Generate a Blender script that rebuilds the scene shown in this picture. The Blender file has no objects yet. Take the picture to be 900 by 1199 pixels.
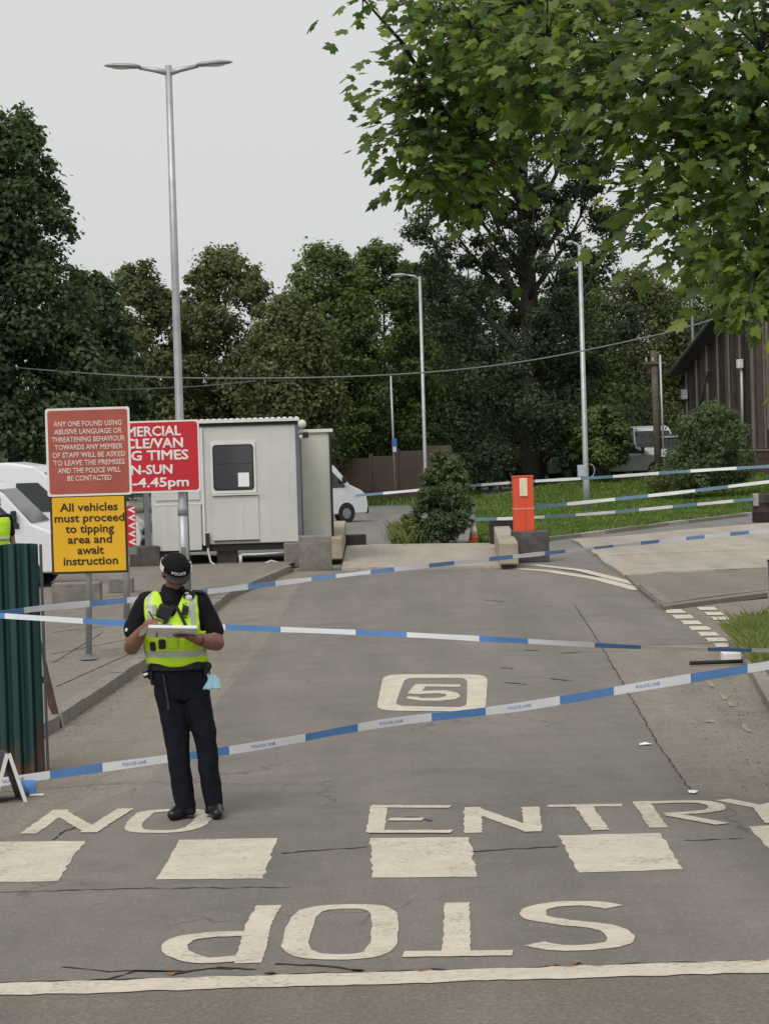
import bpy, bmesh, math, random
import numpy as np
from mathutils import Vector, Matrix, Euler, Quaternion
random.seed(7)
RNG = np.random.default_rng(11)
R = math.radians
SC = bpy.context.scene
COL = SC.collection

# ------------------------------------------------------------------ camera
F, CX, CY, CAMH = 3000.0, 450.0, 599.5, 2.5
PITCH = math.atan((599.5 - 515.0) / F)
ROLL = R(1.7)
_f = Vector((0, math.cos(PITCH), -math.sin(PITCH)))
_r0 = Vector((1, 0, 0)); _u0 = Vector((0, math.sin(PITCH), math.cos(PITCH)))
_r = _r0 * math.cos(ROLL) - _u0 * math.sin(ROLL)
_u = _u0 * math.cos(ROLL) + _r0 * math.sin(ROLL)
CAM = Vector((0, 0, CAMH))
cd = bpy.data.cameras.new('camera'); cam = bpy.data.objects.new('camera', cd); COL.objects.link(cam)
cd.sensor_fit = 'HORIZONTAL'; cd.sensor_width = 36.0; cd.lens = 36.0 * F / 900.0
cd.clip_start = 0.1; cd.clip_end = 3000
M4 = Matrix((_r, _u, -_f)).transposed().to_4x4(); M4.translation = CAM
cam.matrix_world = M4
SC.camera = cam

# ------------------------------------------------------------------ overcast sky, soft sun, exposure
SUN_EL, SUN_AZ = R(52), R(205)          # high, behind the camera and a little to the left
w = bpy.data.worlds.new('World'); SC.world = w; w.use_nodes = True
nt = w.node_tree; nt.nodes.clear()
sky = nt.nodes.new('ShaderNodeTexSky'); sky.sky_type = 'NISHITA'; sky.sun_disc = False
sky.sun_elevation = SUN_EL; sky.sun_rotation = SUN_AZ; sky.dust_density = 5; sky.air_density = 1.0
hs = nt.nodes.new('ShaderNodeHueSaturation'); hs.inputs['Saturation'].default_value = 0.12
mx = nt.nodes.new('ShaderNodeMixRGB'); mx.inputs[0].default_value = 0.88
mx.inputs[2].default_value = (5.45, 5.5, 5.54, 1)
bg = nt.nodes.new('ShaderNodeBackground'); bg.inputs[1].default_value = 0.1
wo = nt.nodes.new('ShaderNodeOutputWorld')
nt.links.new(sky.outputs[0], hs.inputs['Color']); nt.links.new(hs.outputs[0], mx.inputs[1])
nt.links.new(mx.outputs[0], bg.inputs[0]); nt.links.new(bg.outputs[0], wo.inputs[0])
sl = bpy.data.lights.new('sun', 'SUN'); sl.energy = 1.5; sl.angle = R(35); sl.color = (1.0, 0.965, 0.91)
so = bpy.data.objects.new('sun', sl); COL.objects.link(so)
_sd = Vector((math.sin(SUN_AZ) * math.cos(SUN_EL), math.cos(SUN_AZ) * math.cos(SUN_EL), math.sin(SUN_EL)))
so.rotation_euler = _sd.to_track_quat('Z', 'Y').to_euler()
SC.view_settings.view_transform = 'Standard'; SC.view_settings.look = 'None'
SC.view_settings.exposure = 0.42; SC.view_settings.gamma = 1.0
SC.cycles.use_denoising = True
SC.cycles.max_bounces = 6; SC.cycles.transparent_max_bounces = 8

# ------------------------------------------------------------------ places
def ray(px, py):
    return _f + _r * ((px - CX) / F) - _u * ((py - CY) / F)
def G(px, py, z=0.0):                       # point of the plane at height z
    v = ray(px, py); t = (z - CAMH) / v.z
    return CAM + v * t
def D(px, py, d):                           # point at distance d along the road
    v = ray(px, py); return CAM + v * (d / v.y)

# ------------------------------------------------------------------ mesh helpers
class MB:
    def __init__(s): s.v = []; s.f = []; s.m = []
    def add(s, vs, fs, m=0):
        o = len(s.v); s.v += [tuple(p) for p in vs]
        s.f += [tuple(o + i for i in f) for f in fs]; s.m += [m] * len(fs); return s
    def box(s, c, d, rot=None, m=0, taper=1.0):
        c = Vector(c); hx, hy, hz = d[0]/2, d[1]/2, d[2]/2
        vs = []
        for z in (-hz, hz):
            k = taper if z > 0 else 1.0
            for x, y in ((-hx,-hy),(hx,-hy),(hx,hy),(-hx,hy)):
                p = Vector((x*k, y*k, z))
                if rot is not None: p = rot @ p
                vs.append(c + p)
        return s.add(vs, [(3,2,1,0),(4,5,6,7),(0,1,5,4),(1,2,6,5),(2,3,7,6),(3,0,4,7)], m)
    def tube(s, pts, rad, n=8, m=0, caps=True, flat=1.0):
        pts = [Vector(p) for p in pts]
        if not hasattr(rad, '__len__'): rad = [rad]*len(pts)
        ref = None; vs = []
        for i, p in enumerate(pts):
            t = (pts[min(i+1, len(pts)-1)] - pts[max(i-1, 0)])
            if t.length < 1e-9: t = Vector((0,0,1))
            t.normalize()
            if ref is None:
                ref = Vector((1,0,0)) if abs(t.x) < .9 else Vector((0,1,0))
            a = (ref - t*ref.dot(t)).normalized(); b = t.cross(a); ref = a
            for k in range(n):
                q = 2*math.pi*k/n
                vs.append(p + a*math.cos(q)*rad[i] + b*math.sin(q)*rad[i]*flat)
        fs = []
        for i in range(len(pts)-1):
            for k in range(n):
                fs.append((i*n+k, i*n+(k+1)%n, (i+1)*n+(k+1)%n, (i+1)*n+k))
        if caps:
            fs.append(tuple(reversed(range(n)))); L = (len(pts)-1)*n
            fs.append(tuple(L+k for k in range(n)))
        return s.add(vs, fs, m)
    def ell(s, c, r, rot=None, nu=14, nv=9, m=0):
        c = Vector(c); vs = []
        for j in range(1, nv):
            th = math.pi*j/nv
            for i in range(nu):
                ph = 2*math.pi*i/nu
                p = Vector((r[0]*math.sin(th)*math.cos(ph), r[1]*math.sin(th)*math.sin(ph), r[2]*math.cos(th)))
                if rot is not None: p = rot @ p
                vs.append(c+p)
        top = Vector((0,0,r[2])); bot = Vector((0,0,-r[2]))
        if rot is not None: top = rot @ top; bot = rot @ bot
        vs += [c+top, c+bot]; a = len(vs)-2
        fs = []
        for j in range(nv-2):
            for i in range(nu):
                fs.append((j*nu+i, (j+1)*nu+i, (j+1)*nu+(i+1)%nu, j*nu+(i+1)%nu))
        for i in range(nu):
            fs.append((a, i, (i+1)%nu)); fs.append((a+1, (nv-2)*nu+(i+1)%nu, (nv-2)*nu+i))
        return s.add(vs, fs, m)
    def prism(s, poly, lo, hi, ax='z', m=0):
        # poly 2-D, extruded from lo to hi along ax ('z': xy poly, 'y': xz poly)
        n = len(poly)
        if ax == 'z': mk = lambda p, h: (p[0], p[1], h)
        elif ax == 'y': mk = lambda p, h: (p[0], h, p[1])
        else: mk = lambda p, h: (h, p[0], p[1])
        vs = [mk(p, lo) for p in poly] + [mk(p, hi) for p in poly]
        fs = [tuple(range(n)), tuple(n+i for i in reversed(range(n)))]
        for i in range(n): fs.append((i, n+i, n+(i+1)%n, (i+1)%n))
        return s.add(vs, fs, m)
    def lathe(s, prof, c=(0,0,0), n=20, m=0):
        c = Vector(c); vs = []
        for r, z in prof:
            for k in range(n):
                q = 2*math.pi*k/n; vs.append(c + Vector((r*math.cos(q), r*math.sin(q), z)))
        fs = []
        for i in range(len(prof)-1):
            for k in range(n): fs.append((i*n+k, i*n+(k+1)%n, (i+1)*n+(k+1)%n, (i+1)*n+k))
        fs.append(tuple(reversed(range(n)))); L = (len(prof)-1)*n; fs.append(tuple(L+k for k in range(n)))
        return s.add(vs, fs, m)
    def mesh(s, name, mats, smooth=False, recalc=True):
        me = bpy.data.meshes.new(name); me.from_pydata(s.v, [], s.f)
        if not isinstance(mats, (list, tuple)): mats = [mats]
        for m in mats: me.materials.append(m)
        if len(mats) > 1: me.polygons.foreach_set('material_index', s.m)
        if recalc:
            bm = bmesh.new(); bm.from_mesh(me); bmesh.ops.recalc_face_normals(bm, faces=bm.faces); bm.to_mesh(me); bm.free()
        if smooth: me.polygons.foreach_set('use_smooth', [True]*len(me.polygons))
        me.update(); return me
    def build(s, name, mats, parent=None, smooth=False, bevel=0, seg=2, recalc=True, loc=None, rot=None):
        o = bpy.data.objects.new(name, s.mesh(name, mats, smooth, recalc)); COL.objects.link(o)
        if parent is not None: o.parent = parent
        if loc is not None: o.location = loc
        if rot is not None: o.rotation_euler = rot
        if bevel:
            b = o.modifiers.new('bevel', 'BEVEL'); b.width = bevel; b.segments = seg; b.limit_method = 'ANGLE'; b.angle_limit = R(35)
            b.harden_normals = False
        return o
def tag(o, label=None, cat=None, group=None, kind=None):
    if label: o['label'] = label
    if cat: o['category'] = cat
    if group: o['group'] = group
    if kind: o['kind'] = kind
    return o
def thing(name, label, cat, loc=(0,0,0), rz=0.0, group=None):
    o = bpy.data.objects.new(name, None); COL.objects.link(o); o.empty_display_size = .2
    o.location = loc; o.rotation_euler = (0,0,rz); return tag(o, label, cat, group)
def link(name, me, parent=None, loc=None, rot=None, scale=None):
    o = bpy.data.objects.new(name, me); COL.objects.link(o); o.parent = parent
    if loc is not None: o.location = loc
    if rot is not None: o.rotation_euler = rot
    if scale is not None: o.scale = scale
    return o
def copy_tree(o, parent=None):
    c = o.copy(); COL.objects.link(c); c.parent = parent
    for ch in list(o.children): copy_tree(ch, c)
    return c
def evaluated(o):
    dg = bpy.context.evaluated_depsgraph_get()
    me = bpy.data.meshes.new_from_object(o.evaluated_get(dg)); return me
def text_mesh(s, size, bold=0.0, ext=0.002, spacing=1.0):
    c = bpy.data.curves.new('lettering', 'FONT'); c.body = s; c.size = size; c.align_x = 'CENTER'; c.align_y = 'CENTER'
    c.bevel_depth = bold*size; c.bevel_resolution = 0; c.extrude = ext; c.resolution_u = 2; c.space_character = spacing
    o = bpy.data.objects.new('lettering', c); COL.objects.link(o)
    me = evaluated(o); bpy.data.objects.remove(o); bpy.data.curves.remove(c)
    return me
def put_text(s, size, mat, parent, x, y, z, width=None, bold=0.012, spacing=1.0, name='lettering'):
    me = text_mesh(s, size, bold, 0.002, spacing); me.materials.clear(); me.materials.append(mat)
    o = link(name, me, parent, (x, y, z), (R(90), 0, 0))
    if width:
        xs = [v.co.x for v in me.vertices]; wv = max(xs)-min(xs)
        o.scale = (width/wv, 1, 1)
    return o

# ------------------------------------------------------------------ materials
def _new(name):
    m = bpy.data.materials.new(name); m.use_nodes = True
    n = m.node_tree; b = n.nodes['Principled BSDF']; return m, n, b
def _noise(n, scale, detail=4, rough=.55, vec=None):
    t = n.nodes.new('ShaderNodeTexNoise'); t.inputs['Scale'].default_value = scale
    t.inputs['Detail'].default_value = detail; t.inputs['Roughness'].default_value = rough
    if vec: n.links.new(vec, t.inputs['Vector'])
    return t
def _ramp(n, stops, src):
    r = n.nodes.new('ShaderNodeValToRGB'); e = r.color_ramp.elements
    while len(e) < len(stops): e.new(.5)
    for i, (p, c) in enumerate(stops):
        e[i].position = p; e[i].color = (c[0], c[1], c[2], 1) if hasattr(c, '__len__') else (c, c, c, 1)
    n.links.new(src, r.inputs[0]); return r
def _mix(n, mode, fac, a, b):
    x = n.nodes.new('ShaderNodeMixRGB'); x.blend_type = mode
    for i, v in ((0, fac), (1, a), (2, b)):
        if hasattr(v, 'links') or hasattr(v, 'is_linked'): n.links.new(v, x.inputs[i])
        elif i == 0: x.inputs[0].default_value = v
        else: x.inputs[i].default_value = (v[0], v[1], v[2], 1)
    return x.outputs[0]
def _pos(n):
    g = n.nodes.new('ShaderNodeNewGeometry'); return g.outputs['Position']
def _bump(n, b, src, strength, dist=.01):
    u = n.nodes.new('ShaderNodeBump'); u.inputs['Strength'].default_value = strength; u.inputs['Distance'].default_value = dist
    n.links.new(src, u.inputs['Height']); n.links.new(u.outputs[0], b.inputs['Normal'])
def plain(name, col, rough=.6, metal=0.0, var=.12, scale=6.0, spec=.4, dirt=None, bump=0.0):
    m, n, b = _new(name)
    tc = n.nodes.new('ShaderNodeTexCoord')
    t = _noise(n, scale, 5, .6, tc.outputs['Object'])
    lo = tuple(c*(1-var) for c in col); hi = tuple(min(1, c*(1+var)) for c in col)
    r = _ramp(n, [(.3, lo), (.7, hi)], t.outputs['Fac']); out = r.outputs[0]
    if dirt:
        t2 = _noise(n, scale*.35, 6, .7, tc.outputs['Object'])
        r2 = _ramp(n, [(.5, 0.0), (.75, 1.0)], t2.outputs['Fac'])
        out = _mix(n, 'MIX', r2.outputs[0], out, dirt)
    n.links.new(out, b.inputs['Base Color'])
    b.inputs['Roughness'].default_value = rough; b.inputs['Metallic'].default_value = metal
    b.inputs['Specular IOR Level'].default_value = spec
    if bump:
        t3 = _noise(n, scale*8, 4, .6, tc.outputs['Object']); _bump(n, b, t3.outputs['Fac'], bump, .01)
    return m
def ground_mat(name, dark, light, patch=.25, fine=55.0, speck=.35, rough=.9, stain=None, cracks=0.0, bump=.35):
    m, n, b = _new(name); p = _pos(n)
    big = _noise(n, .35, 5, .6, p); mid = _noise(n, 2.3, 5, .65, p)
    fin = _noise(n, fine, 3, .7, p)
    s = _mix(n, 'MIX', .5, big.outputs['Color'], mid.outputs['Color'])
    sep = n.nodes.new('ShaderNodeSeparateColor'); n.links.new(s, sep.inputs[0])
    base = _ramp(n, [(.5-patch, dark), (.5+patch, light)], sep.outputs[0]).outputs[0]
    fr = _ramp(n, [(.25, 1-speck), (.75, 1+speck)], fin.outputs['Fac'])
    # ramp colours clamp at 1 in the UI only; values above 1 are kept
    out = _mix(n, 'MULTIPLY', 1.0, base, fr.outputs[0])
    # streaks worn along the driving direction
    mp = n.nodes.new('ShaderNodeMapping'); mp.inputs['Scale'].default_value = (1.3, .10, 1); n.links.new(p, mp.inputs[0])
    sk = _noise(n, 1.0, 5, .6, mp.outputs[0]); sr = _ramp(n, [(.3, .84), (.7, 1.14)], sk.outputs['Fac'])
    out = _mix(n, 'MULTIPLY', 1.0, out, sr.outputs[0])
    # dark and light aggregate
    vo = n.nodes.new('ShaderNodeTexVoronoi'); vo.inputs['Scale'].default_value = fine*.8; n.links.new(p, vo.inputs['Vector'])
    sv = n.nodes.new('ShaderNodeSeparateColor'); n.links.new(vo.outputs['Color'], sv.inputs[0])
    st = _ramp(n, [(.86, 0.0), (.95, 1.0)], sv.outputs[0])
    out = _mix(n, 'MIX', _mul(n, st.outputs[0], .16), out, tuple(min(1, c*1.9) for c in light))
    if stain:
        t2 = _noise(n, .9, 6, .72, p); r2 = _ramp(n, [(.55, 0.0), (.72, 1.0)], t2.outputs['Fac'])
        out = _mix(n, 'MIX', _mul(n, r2.outputs[0], .6), out, stain)
    if cracks:
        dn = _noise(n, 1.2, 4, .6, p)
        add = n.nodes.new('ShaderNodeMixRGB'); add.blend_type = 'ADD'; add.inputs[0].default_value = .9
        n.links.new(p, add.inputs[1]); n.links.new(dn.outputs['Color'], add.inputs[2])
        vc = n.nodes.new('ShaderNodeTexVoronoi'); vc.feature = 'DISTANCE_TO_EDGE'; vc.inputs['Scale'].default_value = .55
        n.links.new(add.outputs[0], vc.inputs['Vector'])
        rc = _ramp(n, [(0.0, 1.0), (.011, 0.0)], vc.outputs['Distance'])
        gate = _ramp(n, [(.5, 0.0), (.6, 1.0)], big.outputs['Fac'])
        k = _mix(n, 'MULTIPLY', 1.0, rc.outputs[0], gate.outputs[0])
        out = _mix(n, 'MIX', _mul(n, k, cracks), out, (.02, .018, .016))
    n.links.new(out, b.inputs['Base Color']); b.inputs['Roughness'].default_value = rough
    b.inputs['Specular IOR Level'].default_value = .25
    _bump(n, b, fin.outputs['Fac'], bump, .006)
    return m
def _mul(n, src, k):
    x = n.nodes.new('ShaderNodeMath'); x.operation = 'MULTIPLY'; n.links.new(src, x.inputs[0]); x.inputs[1].default_value = k
    return x.outputs[0]
def paint_mat(name, col, under, wear=.5, rough=.65):
    m, n, b = _new(name); p = _pos(n)
    a = _noise(n, 26, 6, .75, p); c = _noise(n, 2.2, 4, .6, p)
    t = _mix(n, 'MIX', .35, a.outputs['Color'], c.outputs['Color'])
    sep = n.nodes.new('ShaderNodeSeparateColor'); n.links.new(t, sep.inputs[0])
    r = _ramp(n, [(wear-.5+.515, 0.0), (wear-.5+.60, 1.0)], sep.outputs[0])
    g = _noise(n, 5, 5, .65, p)
    pc = _ramp(n, [(.3, tuple(x*.82 for x in col)), (.65, col)], g.outputs['Fac'])
    out = _mix(n, 'MIX', _mul(n, r.outputs[0], .62), pc.outputs[0], under)
    n.links.new(out, b.inputs['Base Color']); b.inputs['Roughness'].default_value = rough
    f = _noise(n, 60, 3, .6, p); _bump(n, b, f.outputs['Fac'], .25, .004)
    return m
def leaf_mat(name, cols, transl=.35, rough=.55, spec=.3):
    m, n, b = _new(name)
    g = n.nodes.new('ShaderNodeNewGeometry')
    stops = [(i/max(1, len(cols)-1), c) for i, c in enumerate(cols)]
    r = _ramp(n, stops, g.outputs['Random Per Island'])
    big = _noise(n, .55, 3, .5, g.outputs['Position'])
    rb = _ramp(n, [(.3, .7), (.7, 1.25)], big.outputs['Fac'])
    col = _mix(n, 'MULTIPLY', 1.0, r.outputs[0], rb.outputs[0])
    n.links.new(col, b.inputs['Base Color']); b.inputs['Roughness'].default_value = rough
    b.inputs['Specular IOR Level'].default_value = spec
    t = n.nodes.new('ShaderNodeBsdfTranslucent')
    tc = _mix(n, 'MULTIPLY', 1.0, col, (1.25, 1.35, .6)); n.links.new(tc, t.inputs['Color'])
    ms = n.nodes.new('ShaderNodeMixShader'); ms.inputs[0].default_value = transl
    n.links.new(b.outputs[0], ms.inputs[1]); n.links.new(t.outputs[0], ms.inputs[2])
    n.links.new(ms.outputs[0], n.nodes['Material Output'].inputs['Surface'])
    return m
def glass_mat(name, tint=(.02,.024,.026), rough=.06):
    m, n, b = _new(name); b.inputs['Base Color'].default_value = (*tint, 1); b.inputs['Roughness'].default_value = rough
    b.inputs['Specular IOR Level'].default_value = .6; return m
MT = {}
MT['asphalt'] = ground_mat('asphalt_worn', (.145,.131,.117), (.208,.189,.168), .2, 60, .30, stain=(.118,.106,.094), cracks=.45)
MT['asphalt_main'] = ground_mat('asphalt_main_road', (.132,.116,.098), (.185,.165,.14), .3, 42, .42, stain=(.105,.093,.08))
MT['verge_concrete'] = ground_mat('old_concrete_strip', (.165,.143,.117), (.255,.226,.188), .3, 34, .34, stain=(.118,.102,.085), cracks=.4)
MT['far_asphalt'] = ground_mat('yard_asphalt', (.15,.145,.135), (.21,.20,.185), .3, 40, .25, stain=(.12,.11,.10))
MT['pavement'] = ground_mat('pavement_tarmac', (.155,.138,.115), (.225,.202,.17), .3, 40, .30, stain=(.11,.098,.08), cracks=.5)
MT['concrete_pad'] = ground_mat('pale_concrete_pad', (.29,.252,.212), (.40,.358,.305), .3, 26, .20, stain=(.21,.185,.155), cracks=.5)
MT['earth'] = ground_mat('bare_earth', (.10,.085,.065), (.17,.15,.12), .3, 20, .4)
MT['kerb'] = ground_mat('kerb_concrete', (.17,.155,.13), (.27,.25,.215), .3, 30, .25, stain=(.10,.09,.08))
MT['kerb_pale'] = ground_mat('kerb_painted_pale', (.33,.29,.25), (.45,.41,.36), .3, 30, .2)
MT['concrete'] = plain('block_concrete', (.20,.185,.165), .9, 0, .3, 3.5, dirt=(.10,.09,.08), bump=.4)
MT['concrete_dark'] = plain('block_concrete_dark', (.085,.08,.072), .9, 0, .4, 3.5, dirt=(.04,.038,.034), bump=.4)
MT['concrete_tan'] = plain('beam_concrete_tan', (.36,.31,.24), .9, 0, .2, 3.0, dirt=(.19,.165,.13), bump=.4)
MT['paint'] = paint_mat('road_paint', (.60,.535,.43), (.19,.17,.148), .5)
MT['paint_faded'] = paint_mat('road_paint_faded', (.56,.52,.43), (.16,.15,.13), .44)
MT['paint_yellow'] = paint_mat('road_paint_yellow', (.42,.31,.15), (.18,.165,.14), .36)
MT['grit'] = leaf_mat('grit_crumbs', [(.07,.05,.035),(.16,.125,.085),(.30,.26,.2),(.05,.04,.03)], 0.0, .9)
MT['joint'] = plain('pavement_joint', (.062,.055,.046), .9)
MT['tar'] = plain('crack_tar', (.022,.02,.018), .9)
MT['grass_soil'] = ground_mat('lawn_ground', (.06,.105,.022), (.11,.175,.042), .25, 18, .5, stain=(.085,.105,.035))
MT['grass'] = leaf_mat('grass_blades', [(.075,.125,.025),(.115,.185,.036),(.17,.235,.06),(.095,.155,.03)], .3)
MT['grass_dry'] = leaf_mat('grass_wild', [(.09,.15,.03),(.16,.22,.06),(.26,.25,.11),(.11,.17,.04)], .3)
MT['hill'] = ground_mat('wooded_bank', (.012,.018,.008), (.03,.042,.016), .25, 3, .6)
MT['leaf_dark'] = leaf_mat('foliage_dark', [(.038,.063,.03),(.062,.096,.042),(.098,.138,.055),(.046,.075,.035)], .38)
MT['leaf_mid'] = leaf_mat('foliage_mid', [(.064,.10,.037),(.108,.155,.054),(.168,.22,.072),(.074,.112,.041)], .4)
MT['leaf_olive'] = leaf_mat('foliage_olive', [(.07,.088,.04),(.118,.136,.06),(.176,.188,.08),(.086,.104,.048)], .4)
MT['leaf_conifer'] = leaf_mat('foliage_sparse', [(.032,.05,.027),(.05,.074,.036),(.075,.10,.046),(.038,.058,.031)], .35)
MT['leaf_near'] = leaf_mat('foliage_broad_leaf', [(.04,.08,.022),(.085,.15,.034),(.195,.265,.055),(.05,.095,.026),(.29,.345,.07)], .5, .45, .4)
MT['leaf_shrub'] = leaf_mat('foliage_shrub', [(.06,.09,.042),(.095,.135,.06),(.14,.18,.085),(.07,.105,.048)], .35)
MT['bark'] = plain('bark_dark', (.045,.04,.033), .95, 0, .35, 5, bump=.6)
MT['bark_pale'] = plain('bark_pale', (.13,.12,.10), .9, 0, .35, 5, bump=.5)
MT['galv'] = plain('galvanised_steel', (.40,.415,.425), .5, .55, .12, 4, dirt=(.33,.34,.345))
MT['galv_dark'] = plain('weathered_steel', (.20,.21,.215), .6, .5, .15, 4)
MT['lamp_grey'] = plain('lamp_housing', (.30,.31,.32), .5, .2, .1, 4)
MT['lens'] = plain('lamp_lens', (.62,.63,.62), .25, 0, .05, 4)
MT['wood_pole'] = plain('timber_pole', (.10,.085,.065), .9, 0, .3, 4, bump=.4)
def cabin_mat():
    m, n, b = _new('cabin_panel'); tc = n.nodes.new('ShaderNodeTexCoord')
    st = n.nodes.new('ShaderNodeMapping'); st.inputs['Scale'].default_value = (9, 9, .55); n.links.new(tc.outputs['Object'], st.inputs[0])
    sk = _noise(n, 1.0, 6, .7, st.outputs[0]); bl = _noise(n, 1.1, 5, .6, tc.outputs['Object'])
    base = _ramp(n, [(.3, (.49,.495,.465)), (.7, (.575,.58,.55))], bl.outputs['Fac'])
    r = _ramp(n, [(.55, 0.0), (.8, .55)], sk.outputs['Fac'])
    n.links.new(_mix(n, 'MIX', r.outputs[0], base.outputs[0], (.33,.32,.27)), b.inputs['Base Color']); b.inputs['Roughness'].default_value = .5
    return m
MT['cabin'] = cabin_mat()
MT['cabin_green'] = plain('cabin_panel_stained', (.50,.51,.44), .6, 0, .08, 1.5, dirt=(.40,.41,.33))
MT['cabin_trim'] = plain('cabin_trim', (.64,.645,.61), .5, 0, .06, 3)
MT['dark_trim'] = plain('dark_rubber', (.018,.018,.02), .6)
MT['steel_blue'] = plain('grey_corner_post', (.14,.155,.18), .5, .3, .12, 4)
MT['glass'] = glass_mat('dark_glass')
MT['glass_cabin'] = glass_mat('cabin_glass', (.05,.055,.06), .08)
MT['van_white'] = plain('van_paint_white', (.66,.68,.70), .25, 0, .03, 1.5, spec=.5)
MT['car_dark'] = plain('car_paint_dark', (.03,.033,.038), .25, 0, .05, 2, spec=.5)
MT['car_silver'] = plain('car_paint_silver', (.36,.37,.38), .3, .4, .05, 2, spec=.5)
MT['tyre'] = plain('tyre_rubber', (.02,.02,.02), .85)
MT['rim'] = plain('wheel_rim', (.28,.29,.30), .4, .6)
MT['lamp_clear'] = plain('headlamp_clear', (.5,.52,.54), .15, 0, .05)
MT['lamp_red'] = plain('tail_lamp_red', (.30,.02,.015), .25)
MT['red_sign'] = plain('sign_red', (.50,.022,.035), .4, 0, .05, 1.5)
MT['red_faded'] = plain('sign_red_faded', (.37,.088,.065), .55, 0, .12, 2.2, dirt=(.30,.075,.055))
MT['sign_white'] = plain('sign_white', (.74,.70,.68), .45, 0, .04, 3)
MT['sign_pinkwhite'] = plain('sign_lettering_faded', (.64,.50,.45), .55, 0, .12, 8)
MT['yellow_sign'] = plain('sign_yellow', (.72,.41,.018), .42, 0, .04, 2)
MT['sign_black'] = plain('sign_black', (.035,.025,.012), .5)
MT['sign_blue'] = plain('sign_blue', (.05,.16,.42), .45)
MT['sign_grey'] = plain('sign_grey_back', (.42,.45,.50), .5)
MT['tape_white'] = plain('tape_white', (.74,.76,.79), .35, 0, .06, 3)
MT['tape_blue'] = plain('tape_blue', (.10,.235,.50), .35, 0, .12, 3)
MT['tape_teal'] = plain('tape_faded_teal', (.13,.24,.33), .4, 0, .1, 3)
MT['orange'] = plain('kiosk_orange_red', (.66,.085,.035), .45, 0, .06, 2.5, dirt=(.58,.075,.035))
MT['cream'] = plain('cream_plate', (.70,.62,.44), .5)
MT['cone_orange'] = plain('cone_orange', (.75,.16,.05), .5)
MT['black_rubber'] = plain('black_rubber', (.022,.021,.02), .8, 0, .3, 5)
MT['rust_drum'] = plain('dark_drum', (.032,.024,.02), .7, 0, .4, 4, dirt=(.07,.04,.025))
MT['fence_brown'] = plain('fence_panel_brown', (.098,.075,.060), .8, 0, .16, 1.2)
MT['brick_brown'] = plain('retaining_brick', (.085,.052,.040), .9, 0, .25, 6, bump=.4)
MT['clad'] = [plain('cladding_weathered_%d' % i, c, .9, 0, .3, 2.5) for i, c in enumerate([(.062,.048,.041),(.042,.033,.029),(.092,.074,.062),(.032,.026,.024)])]
MT['batten'] = plain('cladding_batten_pale', (.20,.165,.13), .85, 0, .25, 3)
MT['roof_dark'] = plain('roof_sheet', (.055,.052,.05), .7)
MT['container'] = plain('container_grey', (.062,.068,.078), .6, 0, .12, 2)
MT['wire'] = plain('overhead_wire', (.16,.165,.17), .6)
MT['pipe_white'] = plain('pipe_white', (.55,.55,.52), .5)
MT['blue_tub'] = plain('tub_blue', (.10,.26,.60), .45)
MT['board_dark'] = plain('board_dark', (.06,.06,.065), .6)
MT['board_brown'] = plain('board_brown', (.085,.05,.038), .85, 0, .3, 4)
MT['paper'] = plain('paper_white', (.78,.78,.79), .6, 0, .03)
def fence_green():
    m, n, b = _new('sheet_green_rusting'); p = _pos(n)
    sx = n.nodes.new('ShaderNodeSeparateXYZ'); n.links.new(p, sx.inputs[0])
    t = _noise(n, 3.0, 6, .7, p)
    st = n.nodes.new('ShaderNodeMapping'); st.inputs['Scale'].default_value = (14, 14, .7); n.links.new(p, st.inputs[0])
    streak = _noise(n, 1.0, 5, .65, st.outputs[0])
    g = _ramp(n, [(.3, (.007,.030,.032)), (.55, (.012,.050,.050)), (.75, (.026,.072,.068))], streak.outputs['Fac'])
    mm = n.nodes.new('ShaderNodeMath'); mm.operation = 'MULTIPLY_ADD'; mm.inputs[1].default_value = 1.3; n.links.new(t.outputs['Fac'], mm.inputs[0]); n.links.new(sx.outputs[2], mm.inputs[2])
    r = _ramp(n, [(.85, 1.0), (1.25, 0.0)], mm.outputs[0])
    rc = _ramp(n, [(.35, (.05,.026,.018)), (.7, (.12,.068,.046))], t.outputs['Fac'])
    out = _mix(n, 'MIX', r.outputs[0], g.outputs[0], rc.outputs[0])
    n.links.new(out, b.inputs['Base Color']); b.inputs['Roughness'].default_value = .55; return m
MT['fence_green'] = fence_green()
# clothing and skin
MT['skin'] = plain('skin', (.205,.10,.066), .55, 0, .08, 14)
MT['hair'] = plain('hair_dark', (.018,.013,.01), .7)
MT['navy'] = plain('uniform_navy', (.0065,.0075,.013), .85, 0, .25, 20, spec=.2)
MT['black_cloth'] = plain('uniform_black', (.006,.006,.008), .85, 0, .25, 20, spec=.2)
MT['black_kit'] = plain('kit_black', (.010,.010,.012), .5, 0, .2, 10)
MT['boot'] = plain('boot_black', (.010,.010,.011), .35)
MT['hivis'] = plain('hi_vis_yellow', (.47,.76,.025), .6, 0, .08, 10)
MT['reflective'] = plain('reflective_grey', (.42,.45,.36), .4, .2, .08, 14)
MT['mask_blue'] = plain('mask_pale_blue', (.36,.62,.74), .7)
MT['white_cloth'] = plain('badge_white', (.70,.70,.72), .6)
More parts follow.
